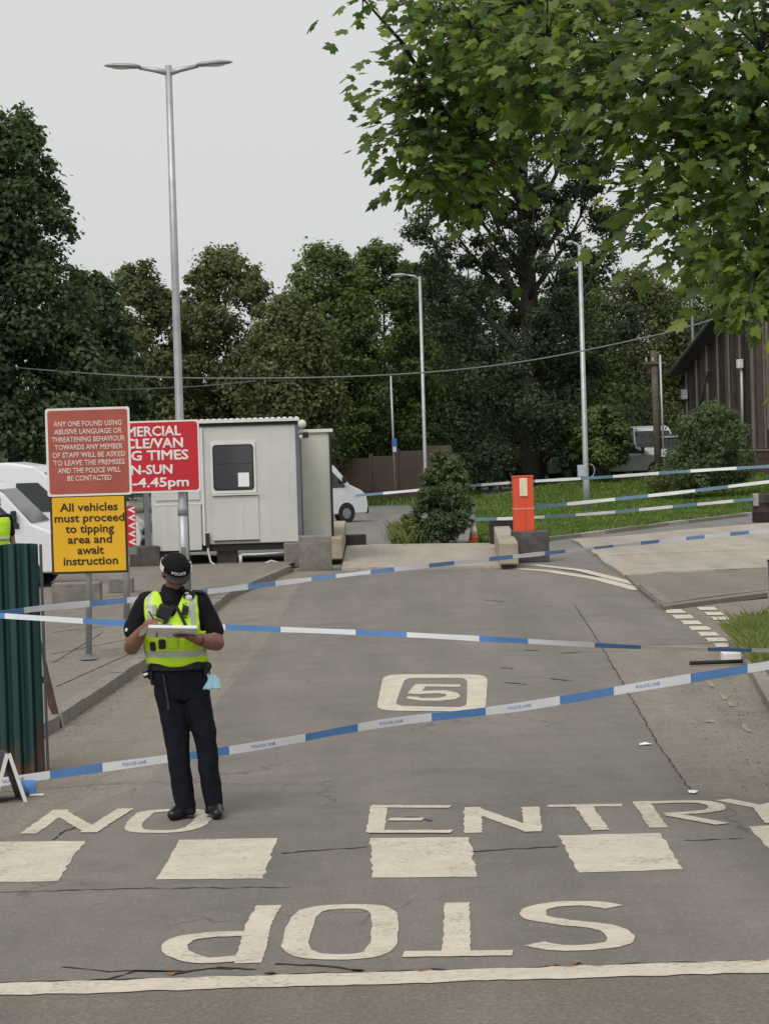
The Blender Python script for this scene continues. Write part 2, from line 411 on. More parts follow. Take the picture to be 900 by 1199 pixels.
# ================================================================== SETTING
def poly_sheet(name, pts, mat, parent=None, jit=0.0, step=.25, kind=None, skirt=0.0):
    P = [Vector(p) for p in pts]
    if jit:
        Q = []
        for i in range(len(P)):
            a, b = P[i], P[(i+1) % len(P)]; L = (b-a).length; k = min(60, max(1, int(L/step)))
            for j in range(k):
                q = a.lerp(b, j/k)
                if j: q = q + Vector((random.uniform(-jit, jit), random.uniform(-jit, jit), 0))
                Q.append(q)
        P = Q
    bm = bmesh.new(); vs = [bm.verts.new(p) for p in P]; f = bm.faces.new(vs)
    if f.normal.z < 0: f.normal_flip()
    bm.normal_update()
    if f.normal.z < 0: bmesh.ops.reverse_faces(bm, faces=[f])
    if skirt:
        for i in range(len(vs)):
            a, b = vs[i], vs[(i+1) % len(vs)]; c = bm.verts.new(b.co-Vector((0,0,skirt))); d = bm.verts.new(a.co-Vector((0,0,skirt))); bm.faces.new((a,d,c,b))
    bmesh.ops.triangulate(bm, faces=bm.faces[:])
    me = bpy.data.meshes.new(name); bm.to_mesh(me); bm.free(); me.materials.append(mat)
    o = link(name, me, parent)
    if kind: o['kind'] = kind
    return o
def GP(l, z=0.0): return [G(a, b, z) for a, b in l]

bm = MB(); bm.add([(-400,-60,-.05),(400,-60,-.05),(400,900,-.05),(-400,900,-.05)], [(0,1,2,3)])
tag(bm.build('ground', MT['earth']), kind='structure')

# line where the entrance meets the main road
def front(x, dy=0): return (x, 1160 - (x-0)*0.0306 + dy)
a, b_ = G(*front(-60)), G(*front(960)); dv = (b_-a).normalized()
FL, FR = a - dv*40, b_ + dv*40
main_road = poly_sheet('main_road', [FL, FR, FR+Vector((0,-40,0)), FL+Vector((0,-40,0))], MT['asphalt_main'], kind='structure')
# entrance road: pale old concrete strips full width, then the darker worn lane over it
verge = [FL, G(-700,1000), G(-60,905), G(50,866), G(120,818), G(175,780), G(272,700), G(345,668), G(398,668), G(590,665), G(640,662),
         G(748,691), G(776,713), G(1000,690), G(1300,760), G(1300,930), FR]
for q in verge: q.z = -.004
entrance_road = poly_sheet('entrance_road', verge, MT['verge_concrete'], kind='structure')
lane_px = [(25,977),(160,921),(155,934),(225,858),(310,753),(332,716),(345,695),(352,676),(398,668.5),(590,665.5),(640,663),(747,692),(774,713.5),(838,753),
           (704,757),(771,873),(812,931),(905,935),(1100,925)]
lane_pts = [FL + Vector((0,.0,0)), G(-500,1010), G(-20,985)] + GP(lane_px) + [FR.copy()]
for q in lane_pts: q.z = 0.0
lane = poly_sheet('worn_lane', lane_pts, MT['asphalt'], entrance_road, jit=.012)
far_road = poly_sheet('yard_road', [Vector((-60,47,-.012)), G(345,668,-.012), G(398,668,-.012), G(590,666,-.012), G(745,690,-.012), Vector((60,50,-.012)), Vector((90,170,-.012)), Vector((-90,170,-.012))], MT['far_asphalt'], kind='structure')

# --- painted markings (parts of the entrance road)
def ribbon(name, pts, width, mat, parent, z=.004, closed=False, jit=.0055, ws=None):
    P = [Vector((p.x, p.y, 0)) for p in pts]
    if len(P) > 4 and ws is None and name == 'letter':      # round the curved strokes
        S = []; n = len(P)
        for i in range(n if closed else n-1):
            g = (lambda k: P[k % n]) if closed else (lambda k: P[max(0, min(n-1, k))])
            p0, p1, p2, p3 = g(i-1), g(i), g(i+1), g(i+2)
            for k in range(5):
                t = k/5; S.append(.5*((2*p1)+(p2-p0)*t+(2*p0-5*p1+4*p2-p3)*t*t+(3*p1-p0-3*p2+p3)*t**3))
        if not closed: S.append(P[-1])
        P = S
    Q = []; n = len(P); segs = n if closed else n-1
    for i in range(segs):
        a, b = P[i], P[(i+1) % n]; k = max(1, int((b-a).length/.055))
        for j in range(k): Q.append((a.lerp(b, j/k), (width if ws is None else ws[i]*(1-j/k)+ws[(i+1) % n]*j/k)))
    if not closed: Q.append((P[-1], width if ws is None else ws[-1]))
    vs = []; N = len(Q)
    for i, (p, wd) in enumerate(Q):
        if closed: t0 = p-Q[i-1][0]; t1 = Q[(i+1) % N][0]-p
        else: t0 = p-Q[max(i-1,0)][0] if i else Q[1][0]-p; t1 = Q[min(i+1,N-1)][0]-p if i < N-1 else t0
        t0.normalize(); t1.normalize(); n0 = Vector((-t0.y, t0.x, 0)); n1 = Vector((-t1.y, t1.x, 0))
        nn = n0+n1
        nn = nn.normalized() if nn.length > .2 else n0
        k = min(1.6, 1/max(.4, nn.dot(n0)))
        for sgn in (1, -1):
            q = p + nn*sgn*(wd/2*k + random.uniform(-jit, jit)); vs.append((q.x, q.y, z))
    fs = []
    for i in range(N if closed else N-1):
        j = (i+1) % N; fs.append((2*i, 2*i+1, 2*j+1, 2*j))
    m = MB(); m.add(vs, fs); me = m.mesh(name, mat, recalc=False)
    for p in me.polygons:
        if p.normal.z < 0: p.flip()
    return link(name, me, parent)
def word(name, label, letters, width, zt=.004):
    e = bpy.data.objects.new(name, None); COL.objects.link(e); e.parent = entrance_road; e['label'] = label
    for strokes in letters:
        m_all = []
        objs = []
        for i, s in enumerate(strokes):
            closed = s[0] == 'c'; pts = s[1:] if closed else s
            objs.append(ribbon('letter', GP(pts), width, MT['paint'], e, zt + .0012*i, closed))
        # one mesh per letter
        bm = bmesh.new()
        for o in objs: bm.from_mesh(o.data)
        me = bpy.data.meshes.new('letter'); bm.to_mesh(me); bm.free(); me.materials.append(MT['paint'])
        for o in objs: bpy.data.objects.remove(o)
        link('letter', me, e)
    return e
word('stop_lettering', 'worn cream STOP lettering painted upside down on the asphalt', [
    [[(315,1061),(303,1083),(290,1129)], [(292,1122),(240,1126),(214,1120),(204,1111),(215,1101),(245,1096),(297,1094)]],
    [['c',(380,1064),(432,1063),(449,1071),(450,1090),(446,1110),(426,1120),(372,1121),(347,1112),(349,1092),(358,1072)]],
    [[(535,1058),(534,1116)], [(472,1118.5),(600,1117)]],
    [[(719,1063),(690,1059),(650,1060),(626,1066),(628,1075),(660,1081),(705,1086),(725,1095),(722,1105),(695,1110),(655,1111),(625,1106)]],
], .135)
word('no_entry_lettering', 'flattened cream NO ENTRY lettering painted across the lane', [
    [[(33,977),(72,949)], [(68,951),(108,974)], [(103,976),(147,948)]],
    [['c',(178,951),(225,949.5),(238,957),(229,968),(205,974),(165,974),(156,969),(165,957)]],
    [[(444,944),(439,975)], [(434,945),(527,945.5)], [(455,960.5),(495,960.5)], [(432,975),(529,975)]],
    [[(553,946),(554,976)], [(553,948),(622,973)], [(621,946),(624,975)]],
    [[(641,944.5),(728,943.5)], [(683,945),(703,973)]],
    [[(750,939),(771,970)], [(750,941),(812,939.5),(836,943),(833,950),(778,954.5)], [(785,955),(846,966)]],
    [[(845,937),(891,946)], [(891,946),(935,934)], [(889,944),(906,965)]],
], .115)
sq = [[(-25,986),(100,985),(84,1005),(68,1032),(-60,1034)], [(210,983.5),(325,981.5),(308,1029),(182,1030)], [(433,981.5),(549,980.5),(558,1027),(435,1028)],
      [(653,978.5),(773,975.5),(799,1018),(678,1022)], [(876,968),(990,963),(1030,1006),(915,1012)]]
for s in sq: poly_sheet('painted_square', GP(s, .003), MT['paint'], entrance_road, jit=.011, step=.1)
ribbon('white_edge_line', [G(*front(x)) + Vector((random.uniform(-.01,.01), random.uniform(-.012,.012), 0)) for x in range(-60, 970, 34)], .265, MT['paint'], entrance_road, .005, jit=.014)
# boxed speed number
e5 = bpy.data.objects.new('speed_limit_roundel', None); COL.objects.link(e5); e5.parent = entrance_road; e5['label'] = 'cream boxed number 5 painted on the lane'
def rr(x0,y0,x1,y1,x2,y2,x3,y3,k=.16):
    c = [Vector((x0,y0)),Vector((x1,y1)),Vector((x2,y2)),Vector((x3,y3))]; out = []
    for i in range(4):
        p, q, r_ = c[i-1], c[i], c[(i+1) % 4]
        for t in range(5):
            u = t/4; a0 = q+(p-q)*k; b0 = q+(r_-q)*k
            s = a0*(1-u)**2 + q*2*u*(1-u) + b0*u*u; out.append((s.x, s.y))
    return out
outer = rr(449,789.5,571,790,568,833.5,440,832); inner = rr(474,794,547,794,546,828.5,462,826.5)
mb = MB(); no = len(outer)
mb.add([(*G(*p, .004).xy, .004) for p in outer] + [(*G(*p, .004).xy, .004) for p in inner], [(i, (i+1) % no, no+(i+1) % no, no+i) for i in range(no)])
mb.build('roundel_border', MT['paint'], e5)
ol = [(486.5,801),(539,801.5),(538,804.5),(498,804),(494,809),(522,808.5),(536,811.5),(539,815.5),(532,819),(515,820.5),(492,820.5),(476,818),(477,815.5),(489,816),(492,817.5),(512,817.5),(522,815.5),(522,813),(512,811.8),(489,812.8),(477,812)]
poly_sheet('numeral', GP(ol, .004), MT['paint'], e5, jit=.01, step=.3)
# double white lines towards the kiosk
ribbon('double_line', GP([(588,665),(640,668.5),(700,678),(749,691)]), .24, MT['paint'], entrance_road, .006)
ribbon('double_line', GP([(625,661.5),(680,668),(752,686)]), .22, MT['paint'], entrance_road, .006)
# give-way dashes across the side road
for k in range(7):
    t = k/6
    x = 778+(836-778)*t; y = 716+(756-716)*t
    poly_sheet('give_way_dash', GP([(x-1,y-2.6),(x+20,y-2.8),(x+25,y+1.6),(x+3,y+1.8)], .0045), MT['paint'], entrance_road, jit=.02)
    x = 817+(862-817)*t; y = 713+(748-713)*t
    poly_sheet('give_way_dash', GP([(x-1,y-2.2),(x+19,y-2.4),(x+23,y+1.2),(x+3,y+1.4)], .0045), MT['paint'], entrance_road, jit=.02)
# faded yellow line by the right kerb
for (x, y, l) in [(826,797,7),(840,812,7),(850,822,5),(868,848,9)]:
    poly_sheet('yellow_line_remnant', GP([(x,y),(x+6,y),(x+6+l*.8,y+l),(x+l*.8,y+l)], .002), MT['paint_yellow'], entrance_road, jit=.02)
# cracked joint above the edge line
def crack(pts, wdt, name='crack'):
    P = GP(pts); Q = []
    for i in range(len(P)-1):
        k = max(2, int((P[i+1]-P[i]).length/.06))
        for j in range(k):
            q = P[i].lerp(P[i+1], j/k); Q.append(q+Vector((random.uniform(-.012,.012), random.uniform(-.02,.02), 0)))
    Q.append(P[-1]); ws = [max(.004, random.gauss(wdt, wdt*.45)) for _ in Q]
    vs = []; fs = []
    for i, q in enumerate(Q):
        t = Q[min(i+1,len(Q)-1)]-Q[max(i-1,0)]; t.normalize(); nn = Vector((-t.y,t.x,0))
        for s in (1,-1): c = q+nn*s*ws[i]/2; vs.append((c.x,c.y,.0035))
    for i in range(len(Q)-1): fs.append((2*i,2*i+1,2*i+3,2*i+2))
    m = MB(); m.add(vs, fs); me = m.mesh(name, MT['tar'], recalc=False)
    for p in me.polygons:
        if p.normal.z < 0: p.flip()
    link(name, me, entrance_road)
crack([(-20,1153),(150,1147.5),(300,1144)], .03); crack([(300,1144),(480,1139),(640,1134.5)], .06); crack([(640,1134.5),(760,1130),(920,1126)], .04)
crack([(75,1133),(130,1138),(215,1139),(260,1133),(300,1136)], .02); crack([(120,1148),(160,1138),(215,1137)], .018)
crack([(195,1143),(240,1136),(285,1134)], .018); crack([(320,1130),(380,1132),(420,1137)], .022)
crack([(0,1046),(150,1041),(340,1040)], .012); crack([(330,1000),(430,992)], .02); crack([(550,998),(652,992)], .02); crack([(800,985),(870,982)], .015)
crack([(62,984),(76,973),(90,969)], .012)
crack([(460,961),(478,957),(505,962)], .03)
for _ in range(6):
    x = random.uniform(470,700); y = random.uniform(690,900); crack([(x,y),(x+random.uniform(8,30),y+random.uniform(-2,3))], .035, 'surface_scar')
crack([(672,708),(704,757),(771,873),(812,931)], .008)
# --- left pavement with kerb stones
KT = .12
def strip_kerb(parent, pts, height=.12, width=.15, length=.9, mat=None, name='kerb_stone', side=1, mats=None):
    # individual stones along a polyline (ground points of the outer face)
    P = [Vector((p.x, p.y, 0)) for p in pts]; cum = [0]
    for i in range(len(P)-1): cum.append(cum[-1]+(P[i+1]-P[i]).length)
    def at(s):
        for i in range(len(P)-1):
            if s <= cum[i+1]: return P[i].lerp(P[i+1], (s-cum[i])/(cum[i+1]-cum[i]))
        return P[-1]
    me = {}
    n = int(cum[-1]/length)
    for k in range(n):
        a, b = at(k*length), at((k+1)*length); d = b-a
        mt = mat if mats is None else mats[k % len(mats)]
        key = mt.name
        if key not in me:
            q = MB(); q.box((0,0,0), (length-.012, width, height+.1)); me[key] = q.mesh('kerb_stone', mt)
        nn = Vector((-d.y, d.x, 0)).normalized()*side
        c = (a+b)/2 + nn*width/2; c.z = (height-.1)/2 + random.uniform(-.006,.006)
        link(name, me[key], parent, c, (random.uniform(-.01,.01), random.uniform(-.008,.008), math.atan2(d.y, d.x)+random.uniform(-.008,.008)))
kpx = [(-60,905),(50,866),(120,818),(175,780),(272,700),(345,668)]
kp = GP(kpx)
pav = [q + Vector((-.14, .06, 0)) for q in kp]
pav_pts = pav + [G(345,664), Vector((-4,56,0)), Vector((-40,56,0)), Vector((-40,19,0))]
for q in pav_pts: q.z = KT-.012
pavement = poly_sheet('pavement', pav_pts, MT['pavement'], kind='structure')
strip_kerb(pavement, kp, KT, .15, .9, MT['kerb'], side=1)
# surface joints of the pavement
for pts in ([(60,765),(180,742)], [(66,803),(180,752)], [(60,740),(160,728)], [(110,700),(200,690)], [(62,775),(120,740)]):
    P = GP(pts, KT); ribbon('pavement_joint', P, .022, MT['joint'], pavement, KT-.009, jit=.008)
# --- right pavement and pale hardstanding
rk = GP([(640,661),(700,672),(748,690)]) ; rk2 = GP([(748,690),(776,712)]); rk3 = GP([(776,712),(900,695.5),(1010,681)])
pts = [G(733,674,.06), G(750,690,.06), G(777,710,.06), G(1010,679,.06), G(1010,660,.06), G(900,665,.06)]
pavement_r = poly_sheet('pavement', pts, MT['pavement'], kind='structure', skirt=.07)
strip_kerb(pavement_r, rk2, .075, .15, .9, MT['kerb'], side=1)
strip_kerb(pavement_r, rk3, .075, .15, .9, MT['kerb'], side=1)
hard = poly_sheet('hardstanding', GP([(669,631),(692,644),(730,674),(800,670),(1010,658),(1100,600),(900,612),(800,620),(720,628)], .055), MT['concrete_pad'], kind='structure', jit=.05, step=1.0, skirt=.065)
for pts_ in ([(712,651),(900,643)], [(730,674),(800,669),(900,665)]):
    ribbon('slab_joint', GP(pts_, .055), .04, MT['tar'], hard, .0645, jit=.03)
# --- concrete slab at the end of the lane
slab = MB(); s4 = [G(400,668), G(588,665), G(580,638), G(406,640)]
slab.add([(q.x,q.y,.05) for q in s4] + [(q.x,q.y,-.04) for q in s4], [(0,1,2,3),(0,4,5,1),(1,5,6,2),(3,2,6,7),(0,3,7,4)])
tag(slab.build('concrete_slab', MT['concrete_pad']), kind='structure')
# --- lawn
LF_ = [(560,634),(620,634),(700,624),(800,611),(900,599),(1100,578)]
LB_ = [(556,590,88),(620,572,98),(700,560,106),(800,556,102),(900,556,92),(1100,545,92)]
def lawn_at(u, v):                          # u along the kerb 0..5, v from the kerb to the back 0..1
    i = min(4, int(u)); t = u-i
    f = G(*LF_[i], .02).lerp(G(*LF_[i+1], .02), t); b = D(*LB_[i]).lerp(D(*LB_[i+1]), t)
    q = f.lerp(b, v); q.z = .02+(b.z-.02)*v**2.0; return q
lm_ = MB(); nu_, nv_ = 41, 10
lm_.add([lawn_at(i/8, j/(nv_-1)) for j in range(nv_) for i in range(nu_)], [(j*nu_+i, j*nu_+i+1, (j+1)*nu_+i+1, (j+1)*nu_+i) for j in range(nv_-1) for i in range(nu_-1)])
lm_.add([lawn_at(i/8, 1) for i in range(nu_)] + [lawn_at(i/8, 1)+Vector((0,9,-.15)) for i in range(nu_)], [(i, i+1, nu_+i+1, nu_+i) for i in range(nu_-1)])
lawn = lm_.build('lawn', MT['grass_soil'], smooth=True, recalc=False); lawn['kind'] = 'structure'
strip_kerb(lawn, GP([(620,636),(700,626),(800,613),(900,601),(1000,590)]), .08, .2, 1.6, None, mats=[MT['kerb'], MT['kerb'], MT['kerb_pale'], MT['kerb']], side=1)
verge_l = poly_sheet('grass_verge', GP([(415,591),(520,588),(560,592),(560,578),(415,580)], .015), MT['grass_soil'], kind='structure')
# right soil island with wild grass
isl = [G(858,756), G(872,772), G(905,832), G(960,920), G(1200,900), G(1200,720), G(900,735), G(870,742)]
for q in isl: q.z = .07
island = poly_sheet('soil_island', isl, MT['earth'], kind='structure', skirt=.12)
strip_kerb(island, GP([(852,757),(868,775),(902,838),(950,925)]), .09, .14, .9, MT['kerb'], side=1)
# wooded bank behind everything
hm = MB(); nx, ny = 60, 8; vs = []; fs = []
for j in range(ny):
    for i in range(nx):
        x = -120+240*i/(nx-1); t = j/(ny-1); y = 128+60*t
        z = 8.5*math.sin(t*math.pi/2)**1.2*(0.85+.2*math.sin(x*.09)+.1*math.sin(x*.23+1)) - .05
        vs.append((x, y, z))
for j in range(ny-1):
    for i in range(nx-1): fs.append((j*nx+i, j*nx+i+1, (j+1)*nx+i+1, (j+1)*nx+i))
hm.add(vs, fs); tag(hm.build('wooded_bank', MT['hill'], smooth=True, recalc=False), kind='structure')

# ================================================================== VEGETATION
def kites(C, N, size, rng, aspect=.62, fold=.0):
    n = len(C); N = N/np.maximum(1e-6, np.linalg.norm(N, axis=1))[:,None]
    r = rng.normal(size=(n,3)); t = r - N*np.sum(r*N, axis=1)[:,None]; t /= np.maximum(1e-6, np.linalg.norm(t, axis=1))[:,None]
    b = np.cross(N, t); s = (size*(.65+.7*rng.random(n)))[:,None]
    v = np.empty((n,4,3)); v[:,0] = C - t*s*.5; v[:,1] = C + b*s*aspect*.5 + N*s*.08; v[:,2] = C + t*s*.5; v[:,3] = C - b*s*aspect*.5 + N*s*.08
    return v.reshape(-1,3)
def quad_mesh(name, V, mat):
    n = len(V)//4; me = bpy.data.meshes.new(name)
    me.vertices.add(n*4); me.vertices.foreach_set('co', V.astype(np.float32).ravel())
    me.loops.add(n*4); me.loops.foreach_set('vertex_index', np.arange(n*4, dtype=np.int32))
    me.polygons.add(n); me.polygons.foreach_set('loop_start', np.arange(0, n*4, 4, dtype=np.int32))
    me.materials.append(mat); me.update(calc_edges=True); return me
def clump_leaves(clumps, per, size, rng, up=.35, squash=.8):
    Cs = []; Ns = []
    for (c, rad, k) in clumps:
        n = max(4, int(per*k)); d = rng.normal(size=(n,3)); d /= np.linalg.norm(d, axis=1)[:,None]
        rr_ = rad*(.25+.75*rng.random(n)**.5)*(1+.2*rng.normal(size=n))
        loose = rng.random(n) < .35; rr_ = np.where(loose, rad*np.minimum(1.45, .6+.4*np.abs(rng.normal(size=n))), rr_)
        p = np.array(c) + d*rr_[:,None]*np.array([1,1,squash])
        Cs.append(p); Ns.append(d*.7 + rng.normal(size=(n,3))*.45 + np.array([0,-.1,up]))
    return kites(np.concatenate(Cs), np.concatenate(Ns), size, rng)
def profile(kind, t):
    if kind == 'round': return math.sqrt(max(0.02, 1-(2*t-.9)**2*.95)) if t < .97 else .25
    if kind == 'dome': return math.sqrt(max(.03, 1-t**2.2))
    if kind == 'tall': return (.55+.9*t)*(1-t)**.55*1.15+.12
    if kind == 'bush': return math.sqrt(max(.04, 1-(t*1.02)**3))
    return 1-t
def tree(name, label, cat, group, x, y, h, r, cb, n_cl, per, size, leaf, bark, trunk_r, kind='round', seed=1, z0=-.05, lean=0.0, limbs=16, cl_r=.33, squash=.8, trunks=1):
    rng = np.random.default_rng(seed); rd = random.Random(seed)
    root = thing(name, label, cat, (x, y, z0), 0, group)
    clumps = []; ends = []
    for i in range(n_cl):
        t = (i+.5)/n_cl*.98 if kind != 'x' else rd.random()
        t = min(.98, max(0.01, t+rd.uniform(-.04,.04)))
        z = cb + (h-cb)*t; R_ = r*profile(kind, t); a = rd.random()*2*math.pi
        q = R_*(.35+.6*rd.random()**.6)
        c = (lean*t + math.cos(a)*q, math.sin(a)*q, z)
        rad = r*cl_r*(.7+.7*rd.random())*(1-.35*t)
        clumps.append((c, rad, (rad/(r*cl_r))**2)); ends.append(c)
    for i in range(int(n_cl*1.1)):          # ragged sprigs at the outline
        t = rd.uniform(.1, 1.0); a = rd.random()*2*math.pi; q = r*profile(kind, min(.97, t))*rd.uniform(.88, 1.12)
        clumps.append(((lean*t+math.cos(a)*q, math.sin(a)*q, cb+(h-cb)*t*1.02), r*cl_r*rd.uniform(.22,.45), rd.uniform(.10,.22)))
    V = clump_leaves(clumps, per, size, rng, squash=squash)
    cr = link('crown', quad_mesh('crown', V, leaf), root)
    m = MB()
    for tk in range(trunks):
        ox = (tk-(trunks-1)/2)*trunk_r*3
        P = [Vector((ox + lean*max(0,(k/6*h-cb)/(h-cb))*.9 + rd.uniform(-.03,.03)*h*.12, rd.uniform(-.03,.03)*h*.1, k/6*h*.93)) for k in range(7)]
        P[0] = Vector((ox,0,-.1)); m.tube(P, [trunk_r*(1-.85*(k/6)**.9) for k in range(7)], 8)
        step = max(1, n_cl//limbs)
        for i in range(tk, n_cl, step):
            e = Vector(ends[i]); zz = max(cb*.55, e.z - (e.xy.length)*.9 - .3); k = min(5.9, zz/(h*.93)*6); a = P[int(k)].lerp(P[int(k)+1], k-int(k))
            mid = a.lerp(e, .5) + Vector((0,0,-.08*e.xy.length)); rr0 = trunk_r*(1-.85*(k/6)**.9)*.5
            m.tube([a, a.lerp(mid,.6), mid, e], [rr0, rr0*.75, rr0*.55, .012], 6)
    m.build('trunk', bark, root, smooth=True)
    return root
WOOD = 'trees of the wood behind the yard'
def T(px, top, d, rpx, cbpx, *a, **k):
    s = F/d; hor = 515-(px-450)*math.tan(ROLL); x = (px-450)/s - (0)*d
    # horizontal position on the ground below the crown
    base = G(px, hor+CAMH*s)
    return dict(x=base.x, y=base.y, h=(hor-top)/s+CAMH, r=rpx/s, cb=max(.3, (hor-cbpx)/s+CAMH))
def wood(label, px, top, d, rpx, cbpx, leaf, bark, tr, kind, seed, n_cl=55, per=300, size=.17, **k):
    q = T(px, top, d, rpx, cbpx)
    return tree('tree', label, 'tree', WOOD, q['x'], q['y'], q['h'], q['r'], q['cb'], int(n_cl*1.35), int(per*1.35), size, leaf, bark, tr, kind, seed, **k)
wood('tall dark broadleaf tree at the left edge of the photo', 20, 138, 74, 98, 520, MT['leaf_dark'], MT['bark'], .24, 'dome', 3, n_cl=110, per=330, size=.17, cl_r=.30)
wood('tall dark tree cut off by the left frame edge', -75, 120, 72, 80, 520, MT['leaf_dark'], MT['bark'], .24, 'dome', 4, n_cl=60, per=260, size=.2)
wood('low dark tree at the right foot of the tall left tree', 112, 322, 80, 62, 545, MT['leaf_dark'], MT['bark'], .14, 'dome', 5, n_cl=70, per=330, size=.18)
wood('thin olive tree behind the double lamp column', 172, 312, 98, 62, 540, MT['leaf_olive'], MT['bark'], .13, 'dome', 6, n_cl=60, per=280)
wood('brownish rounded tree above the cabin roof', 272, 292, 100, 66, 540, MT['leaf_olive'], MT['bark'], .15, 'round', 7, n_cl=75, per=300)
wood('drooping olive tree right of the brownish rounded tree', 345, 352, 96, 62, 545, MT['leaf_olive'], MT['bark_pale'], .10, 'dome', 8, n_cl=70, per=300, squash=1.3, size=.17)
wood('full green tree rising behind the drooping olive tree', 388, 290, 106, 66, 530, MT['leaf_mid'], MT['bark'], .15, 'dome', 9, n_cl=75, per=300)
wood('green tree left of the far lamp column', 455, 287, 110, 62, 540, MT['leaf_mid'], MT['bark_pale'], .12, 'dome', 10, n_cl=75, per=290)
wood('dark narrow tree behind the far lamp column', 512, 300, 116, 56, 545, MT['leaf_dark'], MT['bark_pale'], .12, 'dome', 12, n_cl=65, per=290)
wood('dark tree left of the tall bare-limbed tree', 560, 325, 120, 62, 550, MT['leaf_dark'], MT['bark'], .14, 'dome', 13, n_cl=70, per=290)
wood('olive tree between the tall tree and the right lamp column', 672, 318, 122, 70, 545, MT['leaf_mid'], MT['bark'], .14, 'dome', 14, n_cl=75, per=300)
wood('broad green tree right of the right lamp column', 748, 322, 124, 78, 545, MT['leaf_olive'], MT['bark'], .15, 'dome', 15, n_cl=80, per=300)
wood('green tree above the eave of the timber shed', 838, 302, 126, 74, 540, MT['leaf_mid'], MT['bark'], .15, 'dome', 16, n_cl=75, per=300)
wood('green tree behind the timber shed roof', 925, 290, 126, 74, 540, MT['leaf_mid'], MT['bark'], .15, 'dome', 17, n_cl=60, per=300)
wood('short bright tree beside the parked cars', 655, 455, 110, 40, 540, MT['leaf_mid'], MT['bark'], .10, 'dome', 18, n_cl=45, per=300, size=.15)
wood('low pale tree standing over the parked cars', 706, 478, 101, 34, 538, MT['leaf_mid'], MT['bark'], .08, 'dome', 19, n_cl=34, per=260, size=.15)
wood('slim pale-stemmed tree behind the brown fence', 418, 395, 112, 34, 500, MT['leaf_dark'], MT['bark_pale'], .09, 'round', 20, n_cl=30, per=260, size=.17)
wood('dark undergrowth tree behind the cabin roof', 300, 410, 108, 60, 560, MT['leaf_dark'], MT['bark_pale'], .10, 'bush', 21, n_cl=50, per=280, size=.19)
wood('dark undergrowth tree behind the yellow sign', 215, 430, 104, 58, 565, MT['leaf_dark'], MT['bark'], .10, 'bush', 22, n_cl=50, per=280, size=.19)
# understory reading as one mass
rng = np.random.default_rng(31); cl = []
for i in range(190):
    x = rng.uniform(-26, 34); y = rng.uniform(112, 132); cl.append(((x, y, rng.uniform(.3, 4.6)), rng.uniform(.7, 1.5), 1.0))
V = clump_leaves(cl, 150, .26, rng)
tag(link('undergrowth', quad_mesh('undergrowth', V, MT['leaf_dark'])), 'dark tangled undergrowth at the foot of the wood', 'undergrowth', kind='stuff')

# tall open tree with spreading limbs
def tall_tree():
    q = T(622, -75, 104, 140, 300); rd = random.Random(77); rng = np.random.default_rng(78)
    root = thing('tree', 'tall dark tree with upswept bare limbs and sky showing through its crown', 'tree', (q['x'], q['y'], -.05), 0, WOOD)
    h = q['h']; m = MB(); clumps = []
    P = [Vector((math.sin(k*.9)*.14 + .02*k, math.cos(k*1.3)*.1, k/8*h*.98)) for k in range(9)]; P[0].z = -.1
    rad = [.56*(1-.88*(k/8)**.85) for k in range(9)]; m.tube(P, rad, 10)
    for i in range(46):
        t = .17+.78*(i/45); z = h*t; k = t*8/.98; k = min(7.9, k); a0 = P[int(k)].lerp(P[int(k)+1], k-int(k))
        ang = i*2.4+rd.uniform(-.4,.4); L = (1.8+5.0*math.sin(min(1,(t+.12)*1.05)*math.pi)**.8)*rd.uniform(.75,1.1)
        if t > .8: L *= .8
        el = R(rd.uniform(22,48)+12*t); d = Vector((math.cos(ang)*math.cos(el), math.sin(ang)*math.cos(el), math.sin(el)))
        pts = [a0]; cur = a0.copy(); dd = d.copy()
        for s in range(5):
            dd = (dd + Vector((rd.uniform(-.14,.14), rd.uniform(-.14,.14), .08))).normalized(); cur = cur + dd*L/5; pts.append(cur.copy())
        r0 = max(.03, rad[int(k)]*.36); m.tube(pts, [r0*(1-.17*s) for s in range(6)], 6)
        for s in range(1, 6):
            for w_ in range(3 if s > 1 else 1):
                sd = (dd + Vector((rd.uniform(-1,1), rd.uniform(-1,1), rd.uniform(-.5,.8)))).normalized(); l2 = L*rd.uniform(.12,.3)
                e = pts[s] + sd*l2; m.tube([pts[s], pts[s].lerp(e,.5)+Vector((0,0,.04)), e], [r0*.3, r0*.2, .008], 5)
                dens = 1.5 if z < h*.42 else 1.5
                if rd.random() < .93: clumps.append((tuple(e), rd.uniform(.28,.62), dens*rd.uniform(.5,1.5)))
    for i in range(60):   # dense skirt of the lower crown
        a = rd.random()*6.28; z = rd.uniform(1.2, h*.34); q_ = rd.uniform(.4,1)*3.4; clumps.append(((math.cos(a)*q_, math.sin(a)*q_, z), rd.uniform(.6,1.0), 3.2))
    link('crown', quad_mesh('crown', clump_leaves(clumps, 150, .155, rng), MT['leaf_conifer']), root)
    m.build('trunk', MT['bark'], root, smooth=True)
tall_tree()

